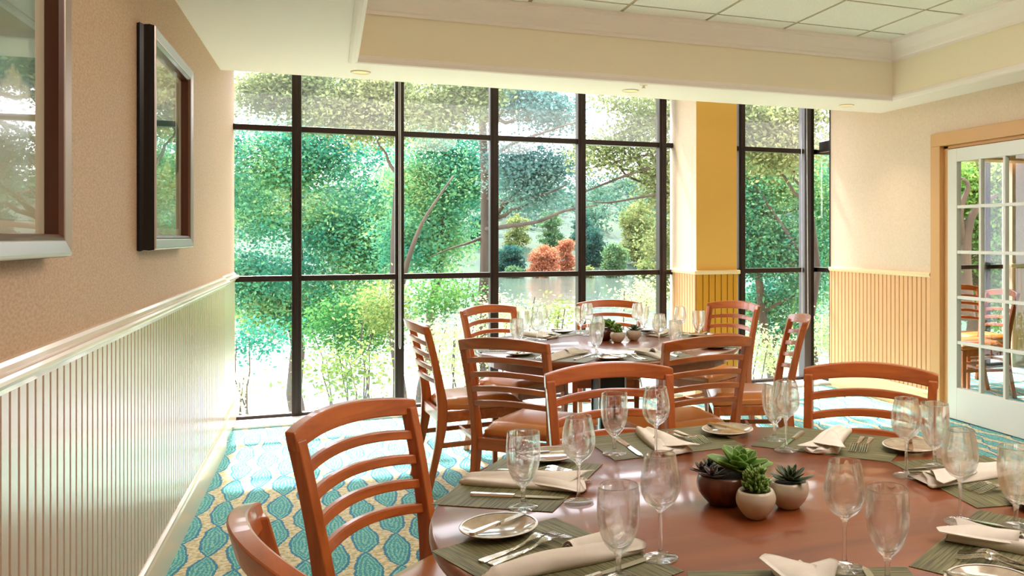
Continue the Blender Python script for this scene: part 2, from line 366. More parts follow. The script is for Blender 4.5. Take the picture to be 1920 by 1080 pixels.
# ---------------------------------------------------------------- mesh building
class MB:
    def __init__(s): s.v = []; s.f = []; s.m = []
    def add(s, vs, fs, mi=0):
        o_ = len(s.v); s.v += [tuple(v) for v in vs]; s.f += [tuple(i + o_ for i in f) for f in fs]; s.m += [mi] * len(fs); return s
    def box(s, x0, x1, y0, y1, z0, z1, mi=0):
        return s.add([(x0, y0, z0), (x1, y0, z0), (x1, y1, z0), (x0, y1, z0), (x0, y0, z1), (x1, y0, z1), (x1, y1, z1), (x0, y1, z1)],
                     [(0, 3, 2, 1), (4, 5, 6, 7), (0, 1, 5, 4), (1, 2, 6, 5), (2, 3, 7, 6), (3, 0, 4, 7)], mi)
    def sweep(s, rings, mi=0, closed=True, caps=True):
        k = len(rings[0]); vs = [p for r in rings for p in r]; fs = []
        for i in range(len(rings) - 1):
            for j in range(k if closed else k - 1):
                j2 = (j + 1) % k
                fs.append((i * k + j, i * k + j2, (i + 1) * k + j2, (i + 1) * k + j))
        if caps and closed:
            fs.append(tuple(reversed(range(k)))); b = (len(rings) - 1) * k; fs.append(tuple(range(b, b + k)))
        return s.add(vs, fs, mi)
    def tube(s, pts, rad, seg=8, mi=0, caps=True):
        pts = [Vector(p) for p in pts]; rings = []
        if not isinstance(rad, (list, tuple)): rad = [rad] * len(pts)
        up = None
        for i, p in enumerate(pts):
            t = (pts[min(i + 1, len(pts) - 1)] - pts[max(i - 1, 0)]).normalized()
            if up is None: up = Vector((0, 0, 1)) if abs(t.z) < .9 else Vector((1, 0, 0))
            a = t.cross(up).normalized(); b = a.cross(t).normalized(); up = b
            rings.append([p + (a * math.cos(q) + b * math.sin(q)) * rad[i] for q in [2 * PI * j / seg for j in range(seg)]])
        return s.sweep(rings, mi, True, caps)
    def lathe(s, prof, seg=32, c=(0, 0, 0), mi=0):
        vs = []; fs = []; k = len(prof)
        for j in range(seg):
            a = 2 * PI * j / seg
            for r_, z_ in prof: vs.append((c[0] + r_ * math.cos(a), c[1] + r_ * math.sin(a), c[2] + z_))
        for j in range(seg):
            j2 = (j + 1) % seg
            for i in range(k - 1):
                if prof[i][0] < 1e-7 and prof[i + 1][0] < 1e-7: continue
                fs.append((j * k + i, j2 * k + i, j2 * k + i + 1, j * k + i + 1))
        return s.add(vs, fs, mi)
    def build(s, name, mat, parent=None, smooth=False, bevel=0, loc=None, rot=None, weld=False, autos=False, subd=0, bseg=2):
        me = bpy.data.meshes.new(name); me.from_pydata(s.v, [], s.f)
        mats = mat if isinstance(mat, (list, tuple)) else [mat]
        for m_ in mats: me.materials.append(m_)
        if len(mats) > 1: me.polygons.foreach_set('material_index', s.m)
        if weld:
            import bmesh
            bm = bmesh.new(); bm.from_mesh(me); bmesh.ops.remove_doubles(bm, verts=bm.verts, dist=1e-6)
            bmesh.ops.dissolve_degenerate(bm, edges=bm.edges, dist=1e-7)
            bmesh.ops.recalc_face_normals(bm, faces=bm.faces); bm.to_mesh(me); bm.free()
        if smooth: me.polygons.foreach_set('use_smooth', [True] * len(me.polygons))
        me.update()
        ob = bpy.data.objects.new(name, me); col.objects.link(ob)
        if parent: ob.parent = parent
        if loc: ob.location = loc
        if rot: ob.rotation_euler = rot
        if bevel:
            b = ob.modifiers.new('bevel', 'BEVEL'); b.width = bevel; b.segments = bseg; b.limit_method = 'ANGLE'; b.angle_limit = R(35)
            if smooth:
                pass
        if subd:
            q = ob.modifiers.new('subd', 'SUBSURF'); q.levels = subd; q.render_levels = subd
        return ob

def tag(o, label=None, cat=None, group=None, kind=None):
    if label: o['label'] = label
    if cat: o['category'] = cat
    if group: o['group'] = group
    if kind: o['kind'] = kind
    return o
def empty(name, loc=(0, 0, 0), rz=0):
    e = bpy.data.objects.new(name, None); col.objects.link(e); e.location = loc; e.rotation_euler = (0, 0, rz); e.empty_display_size = .1
    return e
def copy_tree(o, parent=None):
    c = o.copy(); col.objects.link(c); c.parent = parent
    for ch in list(o.children): copy_tree(ch, c)
    return c
def struct(o): o['kind'] = 'structure'; return o
def sbox(name, mat, *b, bevel=0):
    return struct(MB().box(*b).build(name, mat, bevel=bevel))

# ---------------------------------------------------------------- room dimensions
XL, XR = -.64, 4.36
YW = 7.15            # window wall
YS = 6.10            # window-side edge of the soffit
YB = -3.0            # wall behind the viewer
ZC = 2.44; ZT = 2.88; ZP = 2.72
TX0, TX1, TY0, TY1 = .14, 4.03, -2.2, 5.48   # raised tray
XN = 9.2             # far side of the next room

floor = sbox('floor', M['carpet'], XL - .3, XN, YB - .1, YW + .1, -.12, 0)
# walls
lw = MB().box(XL - .15, XL, YB, YS + .12, 0, ZP + .3); lw.box(XL - .15, XL - .025, YS + .12, YW + .06, 0, ZP + .3)
struct(lw.build('wall_left', M['wallpaper']))
rw = MB().box(XR, XR + .12, 5.425, 6.89, 0, ZP + .3).box(XR, XR + .12, 4.21, 5.425, 2.17, ZP + .3).box(XR, XR + .12, YB, 4.21, 0, ZP + .3)
rw.box(XR, XR + .12, 6.89, YW, 2.80, ZP + .3)
struct(rw.build('wall_right', M['wallpaper_right']))
struct(MB().box(XL - .15, XN, YB - .12, YB, 0, ZP + .3).build('wall_back', M['wallpaper_right']))
struct(MB().box(XN, XN + .12, YB, YW, 0, ZP + .3).build('wall_far_side', M['wallpaper_right']))

# ceiling: soffit ring + tray
cb = MB()
cb.box(XL, TX0, YB, YS, ZC, ZP + .3)
cb.box(TX1, XR, YB, YS, ZC, ZP + .3)
cb.box(TX0, TX1, TY1, YS, ZC, ZP + .3)
cb.box(TX0, TX1, YB, TY0, ZC, ZP + .3)
cb.box(XL - .15, XR + .12, YS, YW + .1, ZP, ZP + .3)          # head of the shade pocket
struct(cb.build('ceiling', M['ceiling']))
# tray sides (fascias)
fb = MB()
t_ = .012
fb.box(TX0, TX1, TY1 - t_, TY1 - .0005, ZC + .03, ZT)
fb.box(TX0 + .0005, TX0 + t_, TY0, TY1 - t_, ZC + .03, ZT)
fb.box(TX1 - t_, TX1 - .0005, TY0, TY1 - t_, ZC + .03, ZT)
fb.box(TX0, TX1, TY0 + .0005, TY0 + t_, ZC + .03, ZT)
struct(fb.build('trim_1', M['fascia']))
def ring_profile(prof, x0, x1, y0, y1):
    """prof: list of (inset, z); closed ring inside a rectangle"""
    m_ = MB(); rings = []
    for sx, sy in ((0, 0), (1, 0), (1, 1), (0, 1), (0, 0)):
        rings.append([((x0 + d) if sx == 0 else (x1 - d), (y0 + d) if sy == 0 else (y1 - d), z) for d, z in prof])
    m_.sweep(rings, caps=False); return m_
crown = [(.013, ZT), (.013, ZT - .15), (.022, ZT - .155), (.022, ZT - .135), (.03, ZT - .125), (.045, ZT - .09), (.075, ZT - .05), (.085, ZT - .03), (.095, ZT - .028), (.095, ZT)]
struct(ring_profile(crown, TX0, TX1, TY0, TY1).build('trim_2', M['ceiling']))
bead = [(-.035, ZC - .0005), (-.035, ZC - .008), (-.02, ZC - .014), (0, ZC - .014), (.014, ZC - .008), (.02, ZC + .012), (.018, ZC + .03), (.013, ZC + .034), (0.001, ZC + .034), (0.001, ZC - .0005)]
struct(ring_profile(bead, TX0, TX1, TY0, TY1).build('trim_3', M['ceiling']))
# tiles with grid grooves
tb = MB(); P_ = .614
TX = [TX0] + [x for x in [1.79 + P_ * k for k in range(-4, 6)] if TX0 + .05 < x < TX1 - .03] + [TX1]
TYs = [TY0] + [y for y in [5.20 - P_ * k for k in range(0, 14)][::-1] if TY0 + .05 < y < TY1 - .03] + [TY1]
g_ = .012
for i in range(len(TX) - 1):
    for j in range(len(TYs) - 1):
        tb.box(TX[i] + g_, TX[i + 1] - g_, TYs[j] + g_, TYs[j + 1] - g_, ZT - .004, ZT + .02, 0)
tb.box(TX0, TX1, TY0, TY1, ZT + .002, ZT + .03, 1)
struct(tb.build('ceiling_tiles', [M['tile'], M['grid']]))

# recessed downlights
for i, (x, y, lb) in enumerate([(.185, 5.83, 'small round recessed downlight above the left window bays'),
                                (2.01, 5.83, 'small round recessed downlight in the middle of the soffit'),
                                (3.84, 5.83, 'small round recessed downlight near the white right wall')]):
    e = tag(empty('downlight', (x, y, ZC)), lb, 'ceiling light', 'downlights along the window soffit')
    MB().lathe([(.048, -.0008), (.062, -.0008), (.062, -.006), (.056, -.009), (.05, -.008), (.046, -.0008)], 32).build('trim_ring', M['fascia'], e, smooth=True)
    MB().lathe([(0, -.003), (.047, -.003), (.047, -.0012), (0, -.0012)], 32).build('lens', M['lens'], e)
    sp_ = bpy.data.lights.new('downlight_lamp', 'SPOT'); sp_.energy = 14; sp_.color = (1, .82, .6); sp_.spot_size = R(110); sp_.spot_blend = .8; sp_.shadow_soft_size = .05
    so = bpy.data.objects.new('downlight_lamp', sp_); col.objects.link(so); so.location = (x, y, ZC - .012); 

e = tag(empty('sprinkler_head', (2.02, 5.58, ZC)), 'tiny white sprinkler head on the soffit beside the tray edge', 'sprinkler')
MB().lathe([(0, -.001), (.03, -.001), (.026, -.006), (.010, -.009), (.008, -.02), (.014, -.023), (.014, -.026), (0, -.026)], 20).build('cap', M['fascia'], e, smooth=True)
# unseen fill panels added under the tray ceiling to brighten the room
for (i, x, y) in [(2, 1.48, .59), (3, 2.71, .59), (4, 1.48, 2.43), (5, 2.71, 2.43)]:
    e = tag(empty('fill_light_panel', (x, y, ZT - .02)), 'unseen fill light panel added under the tray, ' + {2: 'above the viewer', 3: 'rear right corner', 4: 'over the far side of the near table', 5: 'right of the near table, nearer the windows'}[i], 'ceiling light', 'added fill light panels under the tray ceiling')
    q = MB(); q.box(-.29, .29, -.59, .59, -.085, .004); q.build('diffuser', M['panel'], e)
    q = MB()
    for a in ((-.32, .32, -.62, -.6), (-.32, .32, .6, .62), (-.32, -.3, -.6, .6), (.3, .32, -.6, .6)): q.box(*a, -.008, .006)
    q.build('frame', M['grid'], e)

# ---------------------------------------------------------------- wainscot
def beadboard(name, p0, p1, inward, z0, z1, mats, spacing=.0569, thick=.012, offset=0.0, gap=.0045):
    """vertical boards with grooves from p0 to p1 (xy), standing proud of the wall on the side of 'inward'"""
    p0 = Vector(p0); p1 = Vector(p1); d = (p1 - p0); Ln = d.length; d.normalize(); nrm = Vector(inward)
    m_ = MB(); s_ = offset % spacing
    xs = []
    k = s_ - spacing
    while k < Ln:
        a = max(k + gap, 0); b = min(k + spacing - gap, Ln)
        if b - a > .003: xs.append((a, b))
        k += spacing
    def P(u, t, z): q = p0 + d * u + nrm * t; return (q.x, q.y, z)
    for a, b in xs:
        c = .0025
        ring = lambda z: [P(a, 0, z), P(b, 0, z), P(b, thick - c, z), P(b - c, thick, z), P(a + c, thick, z), P(a, thick - c, z)]
        m_.sweep([ring(z0), ring(z1)], 0)
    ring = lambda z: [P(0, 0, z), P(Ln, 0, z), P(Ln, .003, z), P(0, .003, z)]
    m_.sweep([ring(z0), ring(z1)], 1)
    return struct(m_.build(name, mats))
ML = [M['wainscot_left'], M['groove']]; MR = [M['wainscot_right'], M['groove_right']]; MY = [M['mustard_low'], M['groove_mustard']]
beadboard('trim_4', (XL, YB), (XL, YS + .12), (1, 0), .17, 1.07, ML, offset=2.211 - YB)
struct(MB().box(XL - .025, XL - .013, YS + .12, YW - .02, .17, 1.07).build('trim_5', M['wainscot_left']))
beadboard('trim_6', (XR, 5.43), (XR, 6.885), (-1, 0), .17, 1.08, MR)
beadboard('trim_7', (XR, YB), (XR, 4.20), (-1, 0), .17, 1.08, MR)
def molding(name, path, prof, mat):
    """prof (out, z) swept along xy path; 'out' direction is to the left of travel"""
    m_ = MB(); pts = [Vector(p) for p in path]; rings = []
    for i, p in enumerate(pts):
        t1 = (pts[i] - pts[i - 1]).normalized() if i else (pts[1] - pts[0]).normalized()
        t2 = (pts[i + 1] - pts[i]).normalized() if i < len(pts) - 1 else t1
        n1 = Vector((-t1.y, t1.x)); n2 = Vector((-t2.y, t2.x)); nn = (n1 + n2); nn = nn / (1 + n1.dot(n2))
        rings.append([(p.x + nn.x * o_, p.y + nn.y * o_, z) for o_, z in prof])
    m_.sweep(rings); return struct(m_.build(name, mat, bevel=0))
rail_prof = [(0, 1.055), (.016, 1.055), (.018, 1.066), (.026, 1.072), (.038, 1.078), (.044, 1.086), (.044, 1.094), (.038, 1.100), (.022, 1.102), (.018, 1.112), (.010, 1.120), (0, 1.122)]
slim_prof = [(0, 1.066), (.014, 1.066), (.020, 1.074), (.026, 1.082), (.026, 1.096), (.018, 1.102), (0, 1.104)]
base_prof = [(0, .0), (.022, .0), (.022, .135), (.018, .150), (.024, .158), (.024, .168), (.016, .178), (0, .182)]
molding('trim_8', [(XL, YS + .12), (XL, YB)], rail_prof, M['rail'])
molding('trim_9', [(XL - .025, YW - .03), (XL - .025, YS + .12)], rail_prof, M['rail'])
molding('baseboard_left', [(XL, YS + .12), (XL, YB)], base_prof, M['rail'])
molding('baseboard_window', [(XL - .025, YW - .03), (XL - .025, YS + .12)], base_prof, M['rail'])
molding('trim_10', [(XR, 5.43), (XR, 6.885)], slim_prof, M['rail_right'])
molding('baseboard_right', [(XR, 5.43), (XR, 6.885)], base_prof, M['rail_right'])
molding('trim_11', [(XR, YB), (XR, 4.20)], rail_prof, M['rail_right'])
molding('baseboard_rear_right', [(XR, YB), (XR, 4.20)], base_prof, M['rail_right'])
# wall end cap by the corner glass
sbox('trim_12', M['bronze'], XR - .004, XR + .124, 6.885, 6.905, 0, 2.8)

# column by the window
CX0, CX1, CY0 = 2.86, 3.24, 6.60
cm = MB(); z0, z1 = 0, ZP
cm.add([(CX0, CY0, z0), (CX1, CY0, z0), (CX1, CY0, z1), (CX0, CY0, z1)], [(0, 1, 2, 3)], 0)
cm.add([(CX0, CY0, z0), (CX0, YW + .05, z0), (CX0, YW + .05, z1), (CX0, CY0, z1)], [(3, 2, 1, 0)], 1)
cm.add([(CX1, CY0, z0), (CX1, YW + .05, z0), (CX1, YW + .05, z1), (CX1, CY0, z1)], [(0, 1, 2, 3)], 1)
cm.add([(CX0, YW + .05, z0), (CX1, YW + .05, z0), (CX1, YW + .05, z1), (CX0, YW + .05, z1)], [(3, 2, 1, 0)], 1)
cm.add([(CX0, CY0, z0), (CX1, CY0, z0), (CX1, YW + .05, z0), (CX0, YW + .05, z0)], [(0, 1, 2, 3)], 1)
cm.add([(CX0, CY0, z1), (CX1, CY0, z1), (CX1, YW + .05, z1), (CX0, YW + .05, z1)], [(3, 2, 1, 0)], 1)
struct(cm.build('wall_column', [M['mustard'], M['wallpaper_right']]))  # mustard on the front face, pale peach on all the others
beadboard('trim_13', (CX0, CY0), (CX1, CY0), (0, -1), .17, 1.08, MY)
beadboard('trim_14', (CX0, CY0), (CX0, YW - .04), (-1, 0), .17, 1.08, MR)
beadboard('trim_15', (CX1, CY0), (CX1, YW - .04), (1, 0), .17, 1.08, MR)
small_rail = [(0, 1.060), (.014, 1.060), (.018, 1.072), (.026, 1.080), (.026, 1.094), (.016, 1.100), (0, 1.104)]
molding('trim_16', [(CX1, YW - .04), (CX1, CY0), (CX0, CY0), (CX0, YW - .04)][::-1][::-1], [(-o_ if False else o_, z) for o_, z in small_rail], M['mustard']) if False else None
def rail_box(name, mats):
    q = MB(); o_ = .026
    q.box(CX0 - o_, CX1 + o_, CY0 - o_, CY0 - .0005, 1.066, 1.100)
    q.box(CX0 - o_, CX0 - .0005, CY0 - .0005, YW - .04, 1.066, 1.100)
    q.box(CX1 + .0005, CX1 + o_, CY0 - .0005, YW - .04, 1.066, 1.100)
    return struct(q.build(name, mats, bevel=.008))
rail_box('trim_16', M['rail_right'])
q = MB(); q.box(CX0 - .02, CX1 + .02, CY0 - .02, CY0, 0, .18); q.box(CX0 - .02, CX0, CY0, YW - .04, 0, .18); q.box(CX1, CX1 + .02, CY0, YW - .04, 0, .18)
struct(q.build('baseboard_column', M['rail_right'], bevel=.004))

# ---------------------------------------------------------------- windows
ZU, ZM = 2.205, 1.068
def window(name, x0, x1, posts, xl_post=False):
    e = struct(empty(name, (0, YW, 0)))
    for x in posts:
        p = MB().box(x - .034, x + .034, -.05, .045, .0, ZP); p.box(x - .012, x + .012, -.062, -.05, .04, ZP); p.build('mullion', M['bronze'], e, bevel=.003)
    for zz, h in ((ZU, .022), (ZM, .022)):
        MB().box(x0, x1, -.03, .03, zz - h, zz + h).build('rail', M['bronze'], e, bevel=.003)
    MB().box(x0, x1, -.035, .03, .0, .045).build('bottom_rail', M['bronze'], e, bevel=.003)
    MB().box(x0, x1, -.03, .03, ZP - .03, ZP).build('head_rail', M['bronze'], e, bevel=.003)
    xs = sorted([x0] + list(posts) + [x1])
    g = MB(); g2 = MB()
    def pane(mb, a, b, z0, z1): mb.add([(a, .0, z0), (b, .0, z0), (b, .0, z1), (a, .0, z1)], [(0, 1, 2, 3)])
    for a, b in zip(xs[:-1], xs[1:]):
        if b - a < .02: continue
        for z0, z1, mb in ((.045, ZM - .02, g), (ZM + .02, ZU - .02, g), (ZU + .02, ZP, g2)): pane(mb, a, b, z0, z1)
    g.build('pane', M['glass'], e); g2.build('transom_pane', M['hazy'], e)
    return e
window('window_1', XL - .03, CX0, [-.233 + .747 * k for k in range(0, 5)])
window('window_2', CX1, XR - .002, [CX1 + .30])
# corner post + side return pane between the two rooms
sbox('trim_17', M['bronze_grey'], 4.20, 4.27, YW - .06, YW + .05, 0, ZP)
sbox('trim_18', M['bronze'], 4.27, 4.303, YW - .06, YW + .05, 0, ZP)
e = struct(empty('window_3', (XR + .025, 0, 0)))
for zz, h in ((ZU + .04, .05), (ZM, .022), (.03, .03), (ZP + .05, .03)):
    MB().box(-.02, .02, 6.905, YW - .05, zz - h, zz + h).build('rail', M['bronze'], e, bevel=.003)
MB().add([(0, 6.905, .05), (0, YW - .05, .05), (0, YW - .05, ZP), (0, 6.905, ZP)], [(0, 1, 2, 3)]).build('pane', M['glass'], e)
# next room window, header and pier
window('window_4', 4.305, 6.72, [5.68, 6.43])
sbox('ceiling_next_room', M['fascia'], XR + .12, XN, YB, YW + .1, ZP + .03, ZP + .3)
sbox('trim_19', M['wainscot_right'], XR + .13, XN, 6.75, 7.0, 2.16, ZP + .03)
sbox('wall_pier', M['wallpaper_right'], 6.72, XN, 7.06, YW + .06, 0, ZP)
beadboard('trim_20', (6.72, 7.06), (XN, 7.06), (0, -1), .17, 1.08, MR)
q = MB().box(6.69, XN, 7.035, 7.06, 1.06, 1.10); struct(q.build('trim_21', M['rail_right'], bevel=.006))
# sill strip in front of the glass
sl = MB()
for a, b in ((XL - .02, CX0 - .02), (CX1 + .02, XR)):
    for k in range(5):
        sl.box(a, b, YW - .05 - .05 * (k + 1) + .006, YW - .05 - .05 * k, .0, .022)
    sl.box(a, b, YW - .30, YW - .05, .0, .016)
struct(sl.build('trim_22', M['sill'], bevel=.002))
# building shell outside
sbox('wall_window_head', M['fascia'], XL - .3, XN, YW + .06, YW + .2, ZP, 4.2)

# bead chains for the shades
def chain(x, y, ztop, zbot, label, w_=.028):
    e = tag(empty('blind_chain', (x, y, zbot)), label, 'blind cord', 'blind chains hanging by the window posts')
    pts = []; H = ztop - zbot
    pts += [(-w_, 0, H), (-w_ * .9, 0, H * .5), (-w_ * .8, 0, .03)]
    for k in range(1, 8): a = PI + PI * k / 8; pts.append((w_ * .8 * math.cos(a), 0, .03 + .03 * math.sin(a)))
    pts += [(w_ * .8, 0, .03), (w_ * .6, 0, H * .5), (w_ * .4, 0, H)]
    MB().tube(pts, .0032, 6).build('chain', M['chain'], e, smooth=True)
chain(.514, YW - .085, ZP, .50, 'white bead chain on the second window post from the left', .008)
chain(4.17, YW - .12, ZP, .56, 'white looped bead chain on the corner window post', .04)

# ---------------------------------------------------------------- door
e = struct(empty('door_1', (XR + .03, 0, 0)))
Y0, Y1 = 4.345, 5.257       # opening
gy = [5.155 - .2418 * k for k in range(4)]
gz = [.249 + .34 * k for k in range(6)]
DT = 2.05
f_ = MB(); hx0, hx1 = -.022, .022
f_.box(hx0, hx1, gy[0], Y1, .008, DT); f_.box(hx0, hx1, Y0 - .08, gy[3], .008, DT)
f_.box(hx0, hx1, gy[3], gy[0], gz[5], DT); f_.box(hx0, hx1, gy[3], gy[0], .008, gz[0])
f_.build('door_frame', M['door'], e, bevel=.003)
mm = MB()
for k in (1, 2): mm.box(-.018, .018, gy[k] - .012, gy[k] + .012, gz[0], gz[5])
for k in (1, 2, 3, 4): mm.box(-.0175, .0175, gy[3], gy[0], gz[k] - .012, gz[k] + .012)
mm.build('muntin_grid', M['door'], e, bevel=.003)
MB().add([(0, gy[3], gz[0]), (0, gy[0], gz[0]), (0, gy[0], gz[5]), (0, gy[3], gz[5])], [(0, 1, 2, 3)]).build('pane', M['glass'], e)
cs = MB()
cs.box(XR - .02, XR + .14, 5.315, 5.425, 0, 2.08); cs.box(XR - .02, XR + .14, 4.10, 4.21, 0, 2.08); cs.box(XR - .02, XR + .14, 4.10, 5.425, 2.08, 2.18)
cs.box(XR + .02, XR + .14, 5.262, 5.315, 0, 2.08); cs.box(XR + .02, XR + .14, 4.21, 4.262, 0, 2.08)
cs.box(XR + .02, XR + .14, 4.21, 5.315, 2.055, 2.08)
struct(cs.build('trim_23', M['casing'], bevel=.004))

# ---------------------------------------------------------------- framed pictures
def picture(y0, y1, z0, z1, label, art):
    e = tag(empty('framed_picture', (XL, (y0 + y1) / 2, (z0 + z1) / 2)), label, 'picture', 'framed prints on the left wall')
    hy, hz = (y1 - y0) / 2, (z1 - z0) / 2; D_ = .058; W_ = .055
    # moulding ring: black outer side, pewter face, brown inner lip
    def ring(prof, name, mat):
        m_ = MB(); rings = []
        for sy, sz in ((-1, -1), (1, -1), (1, 1), (-1, 1), (-1, -1)):
            rings.append([(x, sy * (hy - d), sz * (hz - d)) for d, x in prof])
        m_.sweep(rings, caps=False, closed=True); return m_.build(name, mat, e)
    ring([(0, .001), (-.003, .010), (.002, .022), (0, .040), (.003, D_ - .004), (.006, D_ - .004), (.006, .001)], 'frame_side', M['black_frame'])
    ring([(.003, D_ - .003), (.006, D_ + .001), (.012, D_ + .002), (W_ - .016, D_ - .004), (W_ - .012, D_ - .008), (W_ - .012, D_ - .02), (.006, D_ - .02)], 'frame_face', M['silver_frame'])
    ring([(W_ - .014, D_ - .006), (W_ - .008, D_ - .006), (W_, D_ - .014), (W_ + .002, .012), (W_ - .014, .012)], 'frame_lip', M['brown_frame'])
    MB().box(.002, .016, -hy + W_ - .012, hy - W_ + .012, -hz + W_ - .012, hz - W_ + .012).build('mat_board', M['mat_board'], e)
    q_ = .075
    MB().box(.016, .0175, -hy + W_ + q_, hy - W_ - q_, -hz + W_ + q_ * .4, hz - W_ - q_ * .4).build('print', art, e)
    MB().add([(.024, -hy + W_ - .002, -hz + W_ - .002), (.024, hy - W_ + .002, -hz + W_ - .002), (.024, hy - W_ + .002, hz - W_ + .002), (.024, -hy + W_ - .002, hz - W_ + .002)], [(0, 1, 2, 3)]).build('glazing', M['glass'], e)
picture(3.56, 4.49, 1.332, 2.148, 'dark-sided pewter framed landscape print nearer the window wall', M['art_a'])
picture(1.50, 2.487, 1.332, 2.148, 'large pewter framed print cropped by the left photo edge', M['art_b'])

# ---------------------------------------------------------------- chairs
def catmull(pts, n=6):
    P = [Vector(p) for p in pts]; out_ = []
    for i in range(len(P) - 1):
        a = P[max(i - 1, 0)]; b = P[i]; c = P[i + 1]; d = P[min(i + 2, len(P) - 1)]
        for k in range(n):
            t = k / n
            out_.append(.5 * ((2 * b) + (c - a) * t + (2 * a - 5 * b + 4 * c - d) * t * t + (3 * b - a - 3 * c + d) * t ** 3))
    out_.append(P[-1]); return out_
BK = [(-.262, 0), (-.228, .15), (-.197, .30), (-.186, .44), (-.200, .56), (-.232, .72), (-.272, .88)]
def back_x(z):
    for (xa, za), (xb, zb) in zip(BK[:-1], BK[1:]):
        if za <= z <= zb: return xa + (xb - xa) * (z - za) / (zb - za)
    return BK[-1][0]
def post_y(z): return .203 + (.016 * max(0, (z - .45)) / .45)
def make_chair():
    root = empty('dining_chair')
    for s in (-1, 1):
        m_ = MB(); rings = []
        for p in catmull([(x, 0, z) for x, z in BK], 5):
            z = p.z; y = s * post_y(z)
            dx = .019 + .009 * math.exp(-((z - .42) / .16) ** 2) if z < .42 else .019 + .009 * math.exp(-((z - .42) / .16) ** 2)
            dy = .0155 if z > .40 else .0155 - .003 * (1 - z / .4)
            rings.append([(p.x - dx, y - dy, z), (p.x + dx, y - dy, z), (p.x + dx, y + dy, z), (p.x - dx, y + dy, z)])
        m_.sweep(rings); m_.build('back_post', M['wood'], root, bevel=.004)
    def rail(z, h, th, halfw, arch, bow, name, ext=0):
        m_ = MB(); rings = []; n = 18
        x0 = back_x(z)
        for k in range(n + 1):
            t = -1 + 2 * k / n; y = t * halfw
            b = (1 - t * t)
            zc = z + arch * b; xc = x0 - bow * b
            hh = h * (1 + .12 * b) if ext else h
            # section leans with the back
            lean = .25 * hh / 2
            rings.append([(xc - th + lean, y, zc - hh / 2), (xc + th + lean, y, zc - hh / 2), (xc + th - lean, y, zc + hh / 2), (xc - th - lean, y, zc + hh / 2)])
        m_.sweep(rings); return m_.build(name, M['wood_rail'], root, bevel=.004)
    rail(.877, .048, .0165, .236, .022, .052, 'top_rail', 1)
    for z in (.800, .731, .662, .593):
        rail(z, .027, .011, post_y(z) + .001, .020, .048, 'slat')
    for s in (-1, 1):
        m_ = MB(); rings = []
        for z, hw in ((0, .0135), (.2, .016), (.37, .019), (.425, .019)):
            xc = .222 - .0 * z; yc = s * .205
            rings.append([(xc - hw, yc - hw, z), (xc + hw, yc - hw, z), (xc + hw, yc + hw, z), (xc - hw, yc + hw, z)])
        m_.sweep(rings); m_.build('front_leg', M['wood'], root, bevel=.004)
    f = MB()
    f.box(.208, .238, -.19, .19, .372, .430); f.box(-.205, -.180, -.19, .19, .372, .430)
    for s in (-1, 1): f.box(-.19, .21, s * .2035 - .011, s * .2035 + .011, .372, .430)
    f.build('seat_frame', M['wood_rail'], root, bevel=.003)
    for s in (-1, 1):
        MB().box(-.20, .215, s * .205 - .009, s * .205 + .009, .235, .262).build('side_stretcher', M['wood_rail'], root, bevel=.003)
    MB().box(.0, .018, -.198, .198, .238, .260).build('cross_stretcher', M['wood_rail'], root, bevel=.003)
    # cushion: rounded trapezoid, domed
    nU, nV = 12, 12; vs = []; fs = []
    def outline(u, v):
        x = -.172 + (.252 + .172) * (u + 1) / 2
        hw_ = .196 + (.236 - .196) * (u + 1) / 2
        if u < -.80: hw_ = min(hw_, .183)
        return x, v * hw_
    top = []; bot = []
    for i in range(nU + 1):
        for j in range(nV + 1):
            u = -1 + 2 * i / nU; v = -1 + 2 * j / nV
            uu = u * math.sqrt(1 - .5 * (v * v) * .12); vv = v * math.sqrt(1 - .5 * (u * u) * .12)
            x, y = outline(uu, vv)
            edge = max(abs(u), abs(v)); e_ = max(0, (edge - .72) / .28)
            z = .462 + .030 * (1 - e_ ** 2.2) + .008 * (1 - u * u) * (1 - v * v)
            top.append((x, y, z)); bot.append((x, y, .431))
    k = nV + 1
    vs = top + bot; N_ = len(top)
    for i in range(nU):
        for j in range(nV):
            a = i * k + j; fs.append((a, a + k, a + k + 1, a + 1)); fs.append((N_ + a, N_ + a + 1, N_ + a + k + 1, N_ + a + k))
    bd = [j for j in range(nV + 1)] + [i * k + nV for i in range(1, nU + 1)] + [nU * k + j for j in range(nV - 1, -1, -1)] + [i * k for i in range(nU - 1, 0, -1)]
    for a, b in zip(bd, bd[1:] + bd[:1]): fs.append((a, b, N_ + b, N_ + a))
    m_ = MB(); m_.add(vs, fs); m_.build('seat_cushion', M['leather'], root, smooth=True, weld=True, bevel=.006)
    return root
CHG_N = 'ladder-back chairs around the near table'; CHG_F = 'ladder-back chairs around the far table'
